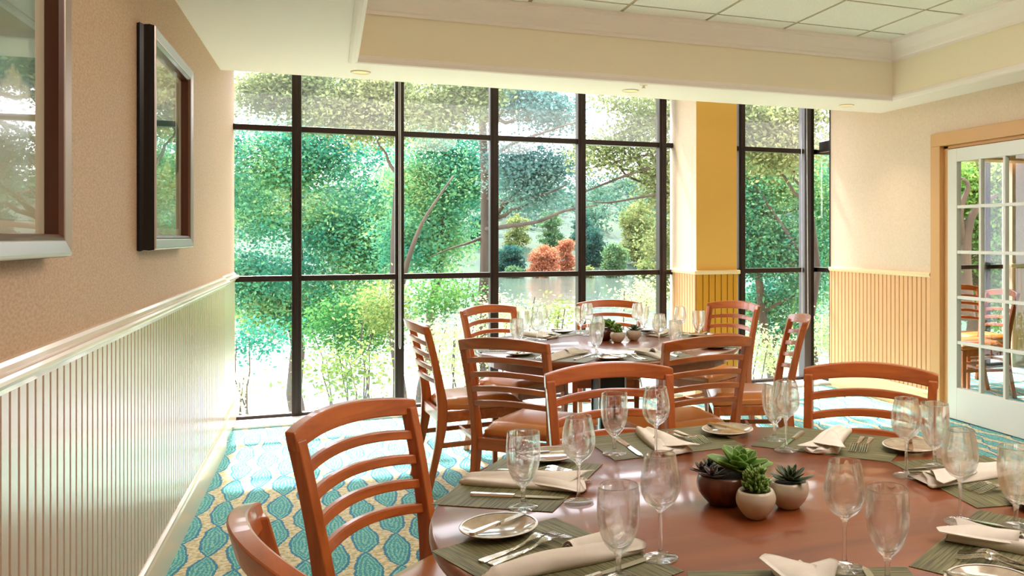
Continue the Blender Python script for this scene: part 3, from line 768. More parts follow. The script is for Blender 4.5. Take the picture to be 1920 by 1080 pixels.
chairs = [
    ((.93, 2.92), 268, 'cherry ladder-back chair backing the far table, tucked at the near table', CHG_N),
    ((1.79, 2.57), 228, 'cherry ladder-back chair at the near table in front of the peach wainscot', CHG_N),
    ((.07, 2.47), 318, 'cherry ladder-back chair standing alone on the patterned carpet left of near table', CHG_N),
    ((-.07, 1.49), 14, 'cherry chair cropped at the lower left, only its curved top rail showing', CHG_N),
    ((.74, 3.93), 47, 'cherry ladder-back chair at front left of the far table, back towards us', CHG_F),
    ((1.64, 3.65), 96, 'cherry ladder-back chair at front right of the far table, back towards us', CHG_F),
    ((.99, 5.77), 302, 'cherry chair behind far table at its left, before the third window post', CHG_F),
    ((1.88, 5.93), 250, 'cherry chair behind the far table succulents, backing the lake view', CHG_F),
    ((2.66, 5.48), 204, 'cherry chair standing in front of the mustard column', CHG_F),
    ((2.56, 4.41), 160, 'cherry chair seen edge-on at the right of the far table', CHG_F),
    ((.46, 4.97), 6, 'cherry chair seen side-on at the left of the far table', CHG_F),
    ((5.48, 5.88), 170, 'dark cherry chair seen through the glazed door, its back to the right', 'chairs in the next room'),
    ((5.62, 6.62), 262, 'dark cherry chair seen through the left door panes near the next window', 'chairs in the next room'),
]
proto = make_chair()
for i, ((mx_, my_), ang, lb, gp) in enumerate(chairs):
    c = proto if i == 0 else copy_tree(proto)
    a = R(ang); c.location = (mx_ + .272 * math.cos(a), my_ + .272 * math.sin(a), 0); c.rotation_euler = (0, 0, a)
    tag(c, lb, 'chair', gp)

# ---------------------------------------------------------------- tables
def make_table(c, label):
    e = tag(empty('round_table', (c[0], c[1], 0)), label, 'table')
    r = .772
    MB().lathe([(0, .75), (r - .006, .75), (r - .001, .747), (r + .002, .738), (r + .002, .728), (r - .002, .719), (r - .012, .716), (0, .716)], 128).build('tabletop', M['table'], e, smooth=True, weld=True, bevel=0)
    MB().lathe([(r - .06, .716), (r - .06, .665), (r - .08, .665), (r - .08, .716)], 96).build('apron', M['table'], e, smooth=False)
    MB().box(-.075, .075, -.075, .075, .05, .70).build('pedestal', M['black'], e, bevel=.004)
    q_ = MB()
    for sx in (-1, 1):
        for sy in (-1, 1): q_.box(sx * .078 - .005, sx * .078 + .005, sy * .078 - .005, sy * .078 + .005, .05, .70)
    q_.build('pedestal_edge', M['chrome'], e)
    MB().lathe([(0, .001), (.33, .001), (.33, .012), (.10, .035), (.0, .05)], 48).build('base', M['black'], e, smooth=False)
    MB().box(-.2, .2, -.2, .2, .695, .714).build('top_plate', M['black'], e)
    return e
NC = (.97, 1.845); FC = (1.53, 4.84)
make_table(NC, 'large round cherry dining table in the foreground laid for seven')
make_table(FC, 'round cherry dining table by the windows with a black pedestal')
ZTOP = .7503

# ---------------------------------------------------------------- tableware prototypes
def glass_profile(kind):
    if kind == 'wine':
        H = .204
        outp = [(0, 0), (.0345, 0), (.0350, .0012), (.033, .0024), (.022, .0046), (.010, .0080), (.0052, .014), (.0040, .030), (.0038, .060), (.0042, .080), (.0058, .090), (.012, .0975),
                (.022, .1040), (.031, .1140), (.0375, .128), (.0395, .142), (.0388, .158), (.0362, .176), (.0325, .192), (.0298, H)]
        inn = [(.0286, H), (.0313, .192), (.0350, .176), (.0376, .158), (.0383, .142), (.0363, .128), (.0297, .1155), (.0205, .1070), (.010, .1025), (0, .1015)]
    else:
        H = .175
        outp = [(0, 0), (.0345, 0), (.0350, .0012), (.033, .0024), (.022, .0048), (.011, .0085), (.0062, .014), (.0050, .026), (.0056, .040), (.0090, .050), (.0180, .0590), (.0275, .0720),
                (.0345, .0900), (.0382, .108), (.0395, .126), (.0393, .144), (.0384, .160), (.0372, H)]
        inn = [(.0360, H), (.0372, .160), (.0381, .144), (.0383, .126), (.0370, .108), (.0332, .0910), (.0262, .0745), (.0165, .0635), (.008, .0595), (0, .0585)]
    return outp, inn
def make_glass(kind):
    outp, inn = glass_profile(kind)
    def smoothp(p):
        pp = catmull([(a, b, 0) for a, b in p], 3); return [(max(q_.x, 0), q_.y) for q_ in pp]
    prof = [outp[0], outp[1]] + smoothp(outp[1:])[1:] + smoothp(inn)
    name = 'wine_glass' if kind == 'wine' else 'water_goblet'
    m_ = MB(); m_.lathe(prof, 64)
    o_ = m_.build(name, M['stemware'], smooth=True, weld=True)
    return o_
def make_plate():
    root = empty('bread_plate')
    MB().lathe([(0, 0), (.045, 0), (.047, .003), (.062, .006), (.080, .0135), (.0825, .0150), (.081, .0162), (.076, .0150), (.060, .0088), (.050, .0062), (0, .0058)], 56).build('dish', M['plate'], root, smooth=True, weld=True)
    MB().lathe([(.0765, .0152), (.0825, .0148), (.0829, .0160), (.081, .0172), (.0775, .0166)], 56).build('rim', M['plate_rim'], root, smooth=True)
    return root
def flat_outline(mb, pts_top, z_of, th, mi=0):
    """pts_top: list of (x, half width): strip along x, z from z_of(x)"""
    rings = []
    for x, hw in pts_top:
        z = z_of(x)
        rings.append([(x, -hw, z), (x, -hw * .7, z + th), (x, hw * .7, z + th), (x, hw, z), (x, hw * .6, z - th * .0 - .0004), (x, -hw * .6, z - .0004)])
    mb.sweep(rings, mi)
def make_fork():
    m_ = MB()
    zf = lambda x: .0012 + .012 * math.exp(-((x - .045) / .034) ** 2) * (1 if x < .09 else 1) + (.004 if x < -.09 else 0) * 0
    hs = [(-.10, .004), (-.098, .0085), (-.09, .0105), (-.06, .0085), (-.02, .0052), (.01, .0036), (.022, .0038), (.029, .007), (.036, .0110), (.043, .0120), (.048, .0120)]
    hs = [(p.x, p.y) for p in catmull([(a, b, 0) for a, b in hs], 2)]
    flat_outline(m_, hs, zf, .0022)
    for k in range(4):
        y = -.0099 + .0066 * k; rings = []
        for i in range(7):
            x = .046 + .056 * i / 6; z = zf(x); hw = .0019 * (1 - .45 * i / 6)
            rings.append([(x, y - hw, z), (x, y - hw, z + .0018), (x, y + hw, z + .0018), (x, y + hw, z)])
        m_.sweep(rings)
    return m_.build('fork', M['steel'], smooth=False)
def make_knife(Lh=.11, Lb=.125, name='table_knife', bw=.0095):
    root = empty(name)
    m_ = MB(); hs = [(-Lh, .004), (-Lh + .004, .0085), (-Lh * .8, .0092), (-Lh * .4, .0080), (0, .0062)]
    hs = [(p.x, p.y) for p in catmull([(a, b, 0) for a, b in hs], 3)]
    flat_outline(m_, hs, lambda x: .0008, .0055); m_.build('handle', M['steel'], root)
    m_ = MB(); bl = []
    for i in range(13):
        t = i / 12; x = Lb * t; lo = -bw * (min(1, .55 + t * 2.2)) * (1 if t < .75 else math.sqrt(max(0.02, 1 - ((t - .75) / .25) ** 2))); hi = .005 * (1 if t < .8 else max(.1, 1 - (t - .8) / .2 * .8))
        bl.append([(x, lo, .0022), (x, hi, .0022), (x, hi, .0040), (x, lo, .0028)])
    m_.sweep(bl); m_.build('blade', M['steel'], root)
    return root
def make_placemat():
    return MB().box(-.150, .150, -.210, .210, 0, .0015).build('placemat', M['placemat'], bevel=.0005)

def napkin_mesh(seed, Ln=.325, w0=.022, w1=.054, hmax=.032, flare=1.0, curl=0.0):
    """folded linen roll: narrow gathered end at -x, open layered fan at +x"""
    rnd = random.Random(seed); m_ = MB(); nx, nr = 34, 26
    rings = []
    ph = rnd.random() * 6
    for i in range(nx + 1):
        t = i / nx; x = -Ln / 2 + Ln * t
        w_ = w0 + (w1 - w0) * (t ** .8); h = hmax * (.42 + .58 * math.sin(PI * min(1, .18 + t * .78)))
        if t < .04: w_ *= .75; h *= .6
        yc = curl * math.sin(PI * t) + .006 * math.sin(4 * t + ph)
        ring = []
        for j in range(nr):
            a = 2 * PI * j / nr; ca, sa = math.cos(a), math.sin(a)
            yy = w_ * ca * (1 + .06 * math.sin(5 * t + ph + 2 * ca))
            if sa >= 0:
                prof = sa ** .6
                zz = h * prof * (.72 + .28 * math.cos(3.2 * ca + 2.0 * t + ph)) + .0035 * math.sin(9 * ca + 6 * t + ph) * prof * (t + .3)
                zz = max(zz, .001)
            else: zz = 0
            ring.append((x + (.012 * math.sin(3 * ca + ph) if i == nx else 0), yc + yy, .0006 + zz))
        rings.append(ring)
    m_.sweep(rings)
    # layered sheets of the open end
    for s_ in range(2):
        a0 = (-.16 + .34 * s_ + rnd.uniform(-.06, .06)) * flare; ln = .155 + .02 * rnd.random(); th = .0016
        vs = []; nu, nv = 14, 12
        x_0 = Ln / 2 - .145
        for lay in (0, 1):
            for iu in range(nu + 1):
                u = iu / nu
                for iv in range(nv + 1):
                    v = -1 + 2 * iv / nv
                    hw = w1 * (.55 + .55 * u) * .8
                    tip = 1 - .22 * u * abs(v - (.7 if s_ else -.7))
                    px = u * ln * tip; py = v * hw
                    X = x_0 + px * math.cos(a0) - py * math.sin(a0); Y = px * math.sin(a0) + py * math.cos(a0)
                    zz = .009 + .007 * s_ + hmax * .62 * (1 - v * v) * (1 - .62 * u) + .004 * math.sin(2.4 * v + 2 * u + ph + s_) * u + .003 * (u ** 2) * s_
                    vs.append((X, Y, max(.0012, zz) - (th if lay == 0 else 0) + .0022))
        k = nv + 1; N_ = (nu + 1) * k; fs = []
        for iu in range(nu):
            for iv in range(nv):
                a = iu * k + iv; fs.append((N_ + a, N_ + a + k, N_ + a + k + 1, N_ + a + 1)); fs.append((a, a + 1, a + k + 1, a + k))
        bd = list(range(nv + 1)) + [i * k + nv for i in range(1, nu + 1)] + [nu * k + j for j in range(nv - 1, -1, -1)] + [i * k for i in range(nu - 1, 0, -1)]
        for a, b in zip(bd, bd[1:] + bd[:1]): fs.append((a, b, N_ + b, N_ + a))
        m_.add(vs, fs)
    return m_

first_used = {}
def inst(key, maker):
    if key not in first_used: first_used[key] = maker(); return first_used[key]
    return copy_tree(first_used[key])
def put(o, x, y, z, rz, label, cat, group):
    o.location = (x, y, z); o.rotation_euler = (0, 0, rz); return tag(o, label, cat, group)

near_set = {41: 'before the chair facing the peach wainscot', 92: 'before the chair backing the far table', 147: 'before the left ladder-back chair',
            201: 'before the cropped lower-left chair', 251: 'at the bottom edge nearest the viewer', 301: 'in the lower right corner', 352: 'at the right photo edge, mid height'}
near_set[41] = 'before the right-hand chair'
far_set = {228: 'before the front left chair', 274: 'before the front right chair', 340: 'before the edge-on right chair', 31: 'before the mustard column chair',
           73: 'before the chair backing the lake', 120: 'before the back left chair', 172: 'before the side-on left chair'}
WINE_N = {147: (.547, 1.964), 92: (.856, 2.263), 201: (.600, 1.561), 41: (1.249, 2.214), 352: (1.408, 1.857), 301: (1.289, 1.510), 251: (.906, 1.382)}
GOB_N = {147: (.417, 1.974), 92: (.767, 2.369), 201: (.490, 1.489), 41: (1.281, 2.344), 352: (1.532, 1.897), 301: (1.378, 1.437), 251: (.936, 1.289)}

def setting(C0, phi, tname, phrase, near):
    a = R(phi); er = Vector((math.cos(a), math.sin(a))); et = Vector((-math.sin(a), math.cos(a)))
    C0 = Vector(C0)
    def W(r_, t): q_ = C0 + er * r_ + et * t; return q_.x, q_.y
    rnd = random.Random(phi * 7 + (1 if near else 2))
    G = lambda s: s + ' on the ' + tname + ' table'
    ml = tname + ' table '
    zm = ZTOP
    x, y = W(.607, .0)
    put(inst('placemat', make_placemat), x, y, zm, a, 'olive woven placemat on ' + ml + phrase, 'placemat', G('placemats'))
    zi = zm + .0018
    key = (near, phi)
    # knife, blade pointing to the table centre
    if key != (True, 251) or True:
        x, y = W(.585, .120); put(inst('table_knife', make_knife), x, y, zi, a + PI + rnd.uniform(-.06, .06), 'steel table knife on ' + ml + phrase, 'knife', G('table knives'))
    # napkin
    x, y = W(.603, .018) if key not in ((True, 41), (True, 251), (True, 301)) else W(.622, .004)
    nk = napkin_mesh(phi + (0 if near else 500), flare=rnd.uniform(.7, 1.2), curl=rnd.uniform(-.012, .012)).build('napkin', M['linen'], smooth=True)
    put(nk, x, y, zi, a + PI + rnd.uniform(-.10, .10), 'folded cream linen napkin on ' + ml + phrase, 'napkin', G('napkins'))
    if not (near and phi == 251):
        x, y = W(.612, -.075); put(inst('fork', make_fork), x, y, zi, a + PI + .10, 'steel inner fork by napkin on ' + ml + phrase, 'fork', G('forks'))
        x, y = W(.618, -.103); put(inst('fork', make_fork), x, y, zi, a + PI + .10 + rnd.uniform(.0, .05), 'steel outer fork by plate on ' + ml + phrase, 'fork', G('forks'))
        x, y = W(.620, -.232)
        if key == (True, 201): x, y = .334, 1.828
        put(inst('bread_plate', make_plate), x, y, zi, a, 'taupe bread plate on ' + ml + phrase, 'plate', G('bread plates'))
        bk = put(inst('butter_knife', lambda: make_knife(.082, .085, 'butter_knife', .0085)), x, y, zi + .0166, a + PI + .25 + rnd.uniform(-.2, .2), 'steel butter knife lying on bread plate, ' + ml + phrase, 'knife', G('butter knives'))
        x2, y2 = x, y
        bk.location = (x2, y2, zi + .0168)
    def glass_at(kind, p):
        nm = 'wine_glass' if kind == 'wine' else 'water_goblet'
        o_ = inst(nm, lambda: make_glass(kind))
        lb = ('tall wine glass on ' if kind == 'wine' else 'short water goblet on ') + ml + phrase
        put(o_, p[0], p[1], ZTOP + .002, rnd.random() * 6, lb, 'glass', G('wine glasses' if kind == 'wine' else 'water goblets'))
    if near: glass_at('wine', WINE_N[phi]); glass_at('goblet', GOB_N[phi])
    else:
        b = R(phi + 17); glass_at('wine', (C0.x + .45 * math.cos(b), C0.y + .45 * math.sin(b)))
        b = R(phi + 18); glass_at('goblet', (C0.x + .573 * math.cos(b), C0.y + .573 * math.sin(b)))
for phi, ph in near_set.items(): setting(NC, phi, 'near', ph, True)
for phi, ph in far_set.items(): setting(FC, phi, 'far', ph, False)

# ---------------------------------------------------------------- succulents
def rosette(n_leaf, r_in, r_out, width, cup, z0, name, mat, parent, seed=0, droop=0, tipw=.75, centre=(0, 0), tilt=(0, 0), pointy=1.0, golden=True, thick=.12):
    rnd = random.Random(seed); vs = []; fs = []; ed = []
    nu, nv = 8, 6
    for k in range(n_leaf):
        t = k / max(1, n_leaf - 1)                     # 0 outer .. 1 inner
        az = k * 2.39996 + rnd.uniform(-.1, .1)
        ln = (r_out * (1 - t) + r_in * t) * rnd.uniform(.92, 1.06)
        el = R(4 - droop) * (1 - t) + R(78) * t ** 1.2; el += rnd.uniform(-.05, .05)
        wd = width * (1 - .62 * t)
        base = Vector((centre[0], centre[1], z0 + .008 * t))
        d = Vector((math.cos(az) * math.cos(el), math.sin(az) * math.cos(el), math.sin(el)))
        sd_ = Vector((-math.sin(az), math.cos(az), 0)); up = sd_.cross(d) * -1
        if up.z < 0 and el < 1.2: up = -up
        o_ = len(vs)
        for lay in (0, 1):
            for iu in range(nu + 1):
                u = iu / nu
                hw = wd * (math.sin(PI * min(1, u ** .8 * .80 + .10)) ** pointy) * (1 if u < 1 else .12)
                if iu == nu: hw = wd * .06
                for iv in range(nv + 1):
                    v = -1 + 2 * iv / nv
                    p = base + d * (ln * u) + sd_ * (hw * v) + up * (cup * ln * (u ** 2) * .5 + cup * hw * (v * v) * .9)
                    th = thick * wd * (1 - v * v) * math.sin(PI * min(1, u * .9 + .1))
                    p = p - up * (th * 1.6 if lay else -th * .25)
                    vs.append(p); ed.append(max(abs(v) ** 4, max(0, u - .8) * 4))
        kk = nv + 1; N_ = (nu + 1) * kk
        for iu in range(nu):
            for iv in range(nv):
                a = o_ + iu * kk + iv
                fs.append((a, a + kk, a + kk + 1, a + 1)); b = a + N_; fs.append((b, b + 1, b + kk + 1, b + kk))
        bd = list(range(nv + 1)) + [i * kk + nv for i in range(1, nu + 1)] + [nu * kk + j for j in range(nv - 1, -1, -1)] + [i * kk for i in range(nu - 1, 0, -1)]
        for a, b in zip(bd, bd[1:] + bd[:1]): fs.append((o_ + a, o_ + b, o_ + N_ + b, o_ + N_ + a))
    m_ = MB(); m_.add(vs, fs); ob = m_.build(name, mat, parent, smooth=True)
    at = ob.data.attributes.new('edge', 'FLOAT', 'POINT'); at.data.foreach_set('value', [float(min(1, x)) for x in ed])
    ob.rotation_euler = (tilt[0], tilt[1], 0)
    return ob
def pot_lathe(H, rb, rm, rt, n=14):
    pr = [(0, 0), (rb, 0)]
    for i in range(1, n + 1):
        t = i / n
        r_ = rb + (rm - rb) * math.sin(min(1, t / .68) * PI / 2) if t < .68 else rm + (rt - rm) * (((t - .68) / .32) ** 2)
        pr.append((r_, H * t))
    pr += [(rt - .004, H + .0005), (rt - .008, H - .004), (rt - .008, H - .012), (0, H - .012)]
    return pr
def bush(parent, z0, seed):
    rnd = random.Random(seed); m_ = MB(); ed = []
    for k in range(150):
        az = rnd.random() * 2 * PI; h = rnd.random(); r_ = .026 * math.sqrt(rnd.random()) * (1.15 - .6 * h)
        b = Vector((r_ * math.cos(az), r_ * math.sin(az), z0 + .045 * h)); d = Vector((math.cos(az) * rnd.uniform(.3, 1), math.sin(az) * rnd.uniform(.3, 1), rnd.uniform(.2, 1.1))).normalized()
        ln = rnd.uniform(.010, .017)
        pts = [b, b + d * ln * .4, b + d * ln * .8, b + d * ln + Vector((0, 0, .002))]
        n0 = len(m_.v); m_.tube(pts, [.0016, .0032, .0026, .0006], 6); ed += [.0] * 6 + [.3] * 6 + [.7] * 6 + [1] * 6
    for k in range(12):
        az = rnd.random() * 2 * PI; r_ = .014 * rnd.random(); m_.tube([(r_ * .4 * math.cos(az), r_ * .4 * math.sin(az), z0 - .012), (r_ * math.cos(az), r_ * math.sin(az), z0 + .04)], .0022, 5); ed += [0] * 10
    ob = m_.build('sprigs', M['succ_green'], parent, smooth=True)
    at = ob.data.attributes.new('edge', 'FLOAT', 'POINT'); at.data.foreach_set('value', [float(x) for x in ed]); return ob
def centrepiece(C0, tname, pos, sc_=1.0):
    zt = ZTOP
    # brown bowl with the large green rosette
    e = tag(empty('potted_succulent', (pos[0][0], pos[0][1], zt)), 'brown bowl of mixed succulents with a large apple-green rosette on ' + tname + ' table', 'potted plant', 'succulent pots on the ' + tname + ' table')
    MB().lathe(pot_lathe(.070, .040, .070, .064), 40).build('bowl', M['bowl'], e, smooth=True, weld=True)
    MB().lathe([(0, .062), (.054, .062), (.054, .059), (0, .059)], 24).build('soil', M['soil'], e)
    rosette(22, .026, .086, .029, .40, .084, 'green_rosette', M['succ_green'], e, 3, droop=6, centre=(.022, -.004), tilt=(R(8), R(4)))
    for (cx, cy), sd_, mt, ro, nm in (((-.045, -.02), 4, 'succ_purple', .045, 'purple_rosette'), ((-.02, .05), 6, 'succ_dark', .040, 'dark_rosette'), ((.058, .045), 7, 'succ_pale', .045, 'pale_rosette'), ((-.05, .03), 9, 'succ_purple', .036, 'small_purple_rosette')):
        rosette(16, .014, ro, .009, .35, .070, nm, M[mt], e, sd_, droop=8, centre=(cx, cy), pointy=.8)
    e = tag(empty('potted_succulent', (pos[1][0], pos[1][1], zt)), 'small cream pot of bushy green sprigs, front of the group on ' + tname + ' table', 'potted plant', 'succulent pots on the ' + tname + ' table')
    MB().lathe(pot_lathe(.062, .022, .0455, .039), 40).build('pot', M['pot_cream'], e, smooth=True, weld=True)
    MB().lathe([(0, .056), (.030, .056), (.030, .051), (0, .051)], 24).build('soil', M['soil'], e)
    bush(e, .060, 5)
    e = tag(empty('potted_succulent', (pos[2][0], pos[2][1], zt)), 'cream pot with a dark spiky rosette, right of the group on ' + tname + ' table', 'potted plant', 'succulent pots on the ' + tname + ' table')
    MB().lathe(pot_lathe(.062, .024, .0475, .043), 40).build('pot', M['pot_cream'], e, smooth=True, weld=True)
    MB().lathe([(0, .056), (.033, .056), (.033, .051), (0, .051)], 24).build('soil', M['soil'], e)
    rosette(28, .022, .060, .0095, .35, .062, 'dark_rosette', M['succ_dark'], e, 8, droop=2, pointy=.85, tilt=(R(6), R(2)))
centrepiece(NC, 'near', [(.872, 1.835), (.888, 1.712), (.992, 1.748)])
FCo = Vector(FC)
centrepiece(FC, 'far', [(1.551, 5.01), (1.599, 4.876), (1.723, 4.94)])

# ---------------------------------------------------------------- outdoors
rng = np.random.default_rng(11)
def leaf_cloud(name, blobs, mat, parent, size, seed=0, spread_k=3.4, clump=46):
    """blobs: (x, y, z, rx, ry, rz, n) leaves scattered in clumps inside ellipsoids; one mesh"""
    rg = np.random.default_rng(seed); C_ = []; S_ = []
    for (x, y, z, rx, ry, rz, n) in blobs:
        nc = max(1, n // clump)
        u = rg.normal(size=(nc, 3)); u /= np.linalg.norm(u, axis=1)[:, None]; rr = rg.random(nc) ** .42
        cc = u * rr[:, None] * [rx, ry, rz] + [x, y, z]
        idx = rg.integers(0, nc, n)
        spread = size * spread_k
        C_.append(cc[idx] + rg.normal(size=(n, 3)) * spread * [1, 1, .6]); S_.append(size * rg.uniform(.6, 1.4, n))
    P = np.concatenate(C_); S = np.concatenate(S_); n = len(P)
    a = rg.normal(size=(n, 3)); a[:, 2] *= .6; a /= np.linalg.norm(a, axis=1)[:, None]
    b = rg.normal(size=(n, 3)); b -= (a * b).sum(1)[:, None] * a; b /= np.linalg.norm(b, axis=1)[:, None]
    L_ = S[:, None]
    V = np.stack([P - a * L_ * .5, P + b * L_ * .28, P + a * L_ * .5, P - b * L_ * .28], 1).reshape(-1, 3)
    me = bpy.data.meshes.new(name); me.vertices.add(4 * n); me.vertices.foreach_set('co', V.astype(np.float32).ravel())
    me.loops.add(4 * n); me.loops.foreach_set('vertex_index', np.arange(4 * n, dtype=np.int32))
    me.polygons.add(n); me.polygons.foreach_set('loop_start', np.arange(0, 4 * n, 4, dtype=np.int32))
    me.polygons.foreach_set('loop_total', np.full(n, 4, dtype=np.int32))
    me.update(calc_edges=True); me.materials.append(mat)
    ob = bpy.data.objects.new(name, me); col.objects.link(ob)
    if parent: ob.parent = parent
    return ob
def limb(mb, p0, p1, r0, r1, sag=.0, seed=0, n=7, wob=.06):
    rd = random.Random(seed); p0 = Vector(p0); p1 = Vector(p1); ln = (p1 - p0).length; pts = []; rad = []
    for i in range(n + 1):
        t = i / n; p = p0.lerp(p1, t); p.z += sag * math.sin(PI * t)
        if 0 < i < n: p += Vector((rd.uniform(-1, 1), rd.uniform(-1, 1), rd.uniform(-1, 1))) * ln * wob * .5
        pts.append(p); rad.append(r0 + (r1 - r0) * t)
    mb.tube(pts, rad, 7); return pts
th0 = R(22.16); FPX = 1600.7
def at(px, py, D):
    """world point seen in direction (px,py) of the photograph at depth D along the view"""
    u = (px - 1270) / FPX * D; v = (445 - py) / FPX * D
    return Vector((u * math.cos(th0) + D * math.sin(th0), D * math.cos(th0) - u * math.sin(th0), 1.38 + v))
LAKE = -5.0
struct(MB().box(-150, 260, YW + 26, 420, LAKE - .5, LAKE).build('water', M['water']))
# near bank: slopes from the building down to the lake
gm = MB(); nx, ny = 30, 24; vs = []; fs = []
for i in range(nx + 1):
    for j in range(ny + 1):
        x = -45 + 110 * i / nx; t = j / ny; y = YW + .15 + 32 * t
        z = -1.2 - 3.0 * min(1, t / .3) ** 1.0 - 1.6 * t + .25 * mnoise.noise(Vector((x * .25, y * .25, 0)))
        vs.append((x, y, min(z, -.6) if t > 0 else -.9))
for i in range(nx):
    for j in range(ny):
        a = i * (ny + 1) + j; fs.append((a, a + ny + 1, a + ny + 2, a + 1))
gm.add(vs, fs); struct(gm.build('ground_bank', M['bank'], smooth=True))
# hill across the lake
hm = MB(); vs = []; fs = []; nx, ny = 60, 26
def hill_z(x, y):
    q_ = Vector((x, y))
    d0 = (y - 135) / 120
    ridge = 20 + 18 * max(0, min(1, (x - 62) / 75)) + 4 * mnoise.noise(Vector((x * .02, 0, 3)))
    return LAKE - 1 + max(0, min(1, d0)) ** .75 * ridge + 2.0 * mnoise.noise(Vector((x * .05, y * .05, 1)))
for i in range(nx + 1):
    for j in range(ny + 1):
        x = -120 + 380 * i / nx; y = 128 + 150 * j / ny
        vs.append((x, y, hill_z(x, y)))
for i in range(nx):
    for j in range(ny):
        a = i * (ny + 1) + j; fs.append((a, a + ny + 1, a + ny + 2, a + 1))
hm.add(vs, fs); struct(hm.build('ground_hill', M['hill'], smooth=True))
bl = []
rh = random.Random(4)
for k in range(900):
    x = rh.uniform(-60, 230); y = 172 + 84 * rh.random() ** 1.2; z = hill_z(x, y); r_ = rh.uniform(2.4, 4.4)
    bl.append((x, y, z + r_ * .9, r_, r_, r_ * 1.15, 95))
tag(leaf_cloud('hillside_forest', bl, M['leaf_hill'], None, .8, 21, 1.6, 60), 'hazy green forest covering the hill across the lake', 'forest', kind='stuff')

def tree(name, label, px, D, z_base, trunk_top, blobs, mat, size, seed, r0=.16, group='trees on the near bank', lean=0, branches=()):
    """px: picture column of the trunk foot, D its distance; blobs in (px, py, D, r_px_x, r_px_y, n)"""
    foot = at(px, 445, D); foot.z = z_base
    e = tag(empty(name, foot), label, 'tree', group)
    inv = lambda p: (p - foot)
    tm = MB(); topp = at(trunk_top[0], trunk_top[1], trunk_top[2])
    spine = limb(tm, (0, 0, -.3), inv(topp), r0, r0 * .32, seed=seed, n=10, wob=.02)
    out_ = []
    for (bx, by, bD, rx, ry, n) in blobs:
        c = at(bx, by, bD); k = bD / FPX; cl = inv(c)
        jr = random.Random(seed * 31 + int(bx) + int(by))
        for q_ in range(5):                                  # irregular crown: several lobes per limb
            f_ = jr.uniform(.42, .68)
            out_.append((cl.x + jr.uniform(-.62, .62) * rx * k, cl.y + jr.uniform(-.4, .4) * rx * k, cl.z + jr.uniform(-.62, .62) * ry * k, rx * k * f_, rx * k * .8 * f_, ry * k * f_, int(n * 2.8 / 5)))
        j = min(range(len(spine)), key=lambda q_: (spine[q_] - cl).length + (0 if spine[q_].z < cl.z else 2))
        limb(tm, spine[j], cl, r0 * .28, r0 * .06, seed=seed + int(bx), n=6, wob=.10)
    for b in branches:
        p = [inv(at(*q_)) for q_ in b[0]]; r1 = b[1]
        tm.tube(catmull(p, 5), [r1 * (1 - .75 * i / (5 * (len(p) - 1))) for i in range(5 * (len(p) - 1) + 1)], 6)
    tm.build('trunk', M['bark'], e, smooth=True)
    leaf_cloud('foliage', out_, mat, e, size, seed)
    return e
NB = 'trees on the near bank'
# distances 12..24 m
tree('broadleaf_tree', 'dense teal-green tree filling the left window bays', 556, 18.3, -4.2, (556, 200, 18.3),
     [(500, 300, 18, 90, 70, 2600), (640, 300, 18.3, 110, 80, 3600), (560, 430, 18, 110, 80, 3400), (700, 420, 18.3, 90, 90, 3200), (480, 520, 18, 70, 70, 2000), (620, 540, 18.3, 110, 70, 3200), (520, 590, 18, 80, 40, 1800), (460, 400, 18.3, 50, 90, 1500)],
     M['leaf_teal'], .082, 101, .2)
tree('broadleaf_tree', 'teal tree with a dark leaning trunk behind the second and third posts', 752, 16, -4.0, (850, 300, 16),
     [(840, 310, 16, 75, 60, 2600), (880, 360, 16, 50, 60, 1600), (790, 400, 16, 55, 50, 1400), (820, 480, 16, 70, 30, 1300), (770, 330, 16, 50, 40, 1000), (800, 265, 16, 40, 24, 700), (850, 440, 16, 36, 26, 700), (760, 440, 16, 40, 50, 1200)],
     M['leaf_teal'], .066, 102, .14, branches=[([(752, 540, 14.5), (764, 492, 14.35), (782, 440, 14.3), (802, 400, 14.4), (850, 330, 14.9)], .062)])
tree('oak_tree', 'tall olive-leaved tree hanging across the top panes on the left', 748, 12, -3.8, (748, 120, 12),
     [(490, 190, 12, 60, 38, 2300), (620, 190, 12, 80, 42, 3000), (730, 175, 12, 60, 38, 2200), (830, 200, 12, 80, 36, 2600), (560, 150, 12, 80, 25, 1500), (700, 240, 12, 90, 14, 900), (880, 160, 12, 50, 30, 1200)],
     M['leaf_olive'], .058, 103, .10)
tree('pine_tree', 'tall forked pine by the fourth post with long bare drooping branches', 901, 14, -4.2, (912, 120, 14),
     [(990, 200, 14, 55, 30, 1500), (950, 170, 14, 50, 30, 1200), (1040, 215, 13.5, 45, 22, 800), (1000, 330, 13.5, 55, 26, 1300), (1050, 310, 13.5, 40, 22, 800), (960, 300, 13.5, 40, 18, 500), (980, 350, 13.5, 40, 18, 500), (1010, 370, 13.5, 50, 10, 400), (900, 210, 14, 40, 40, 700)],
     M['leaf_bluegreen'], .058, 104, .16,
     branches=[([(915, 300, 14), (960, 270, 13.5), (1030, 245, 13), (1090, 225, 12.6)], .035),
               ([(912, 372, 14), (960, 376, 13.6), (1020, 365, 13.2), (1065, 345, 13)], .035),
               ([(910, 430, 14), (960, 423, 13.4), (1010, 415, 13), (1060, 395, 12.6), (1120, 385, 12.3)], .045),
               ([(902, 446, 14), (878, 456, 13.8), (845, 466, 13.6), (808, 481, 13.4)], .028),
               ([(903, 240, 14), (908, 200, 14), (898, 175, 14), (885, 150, 14)], .04)])
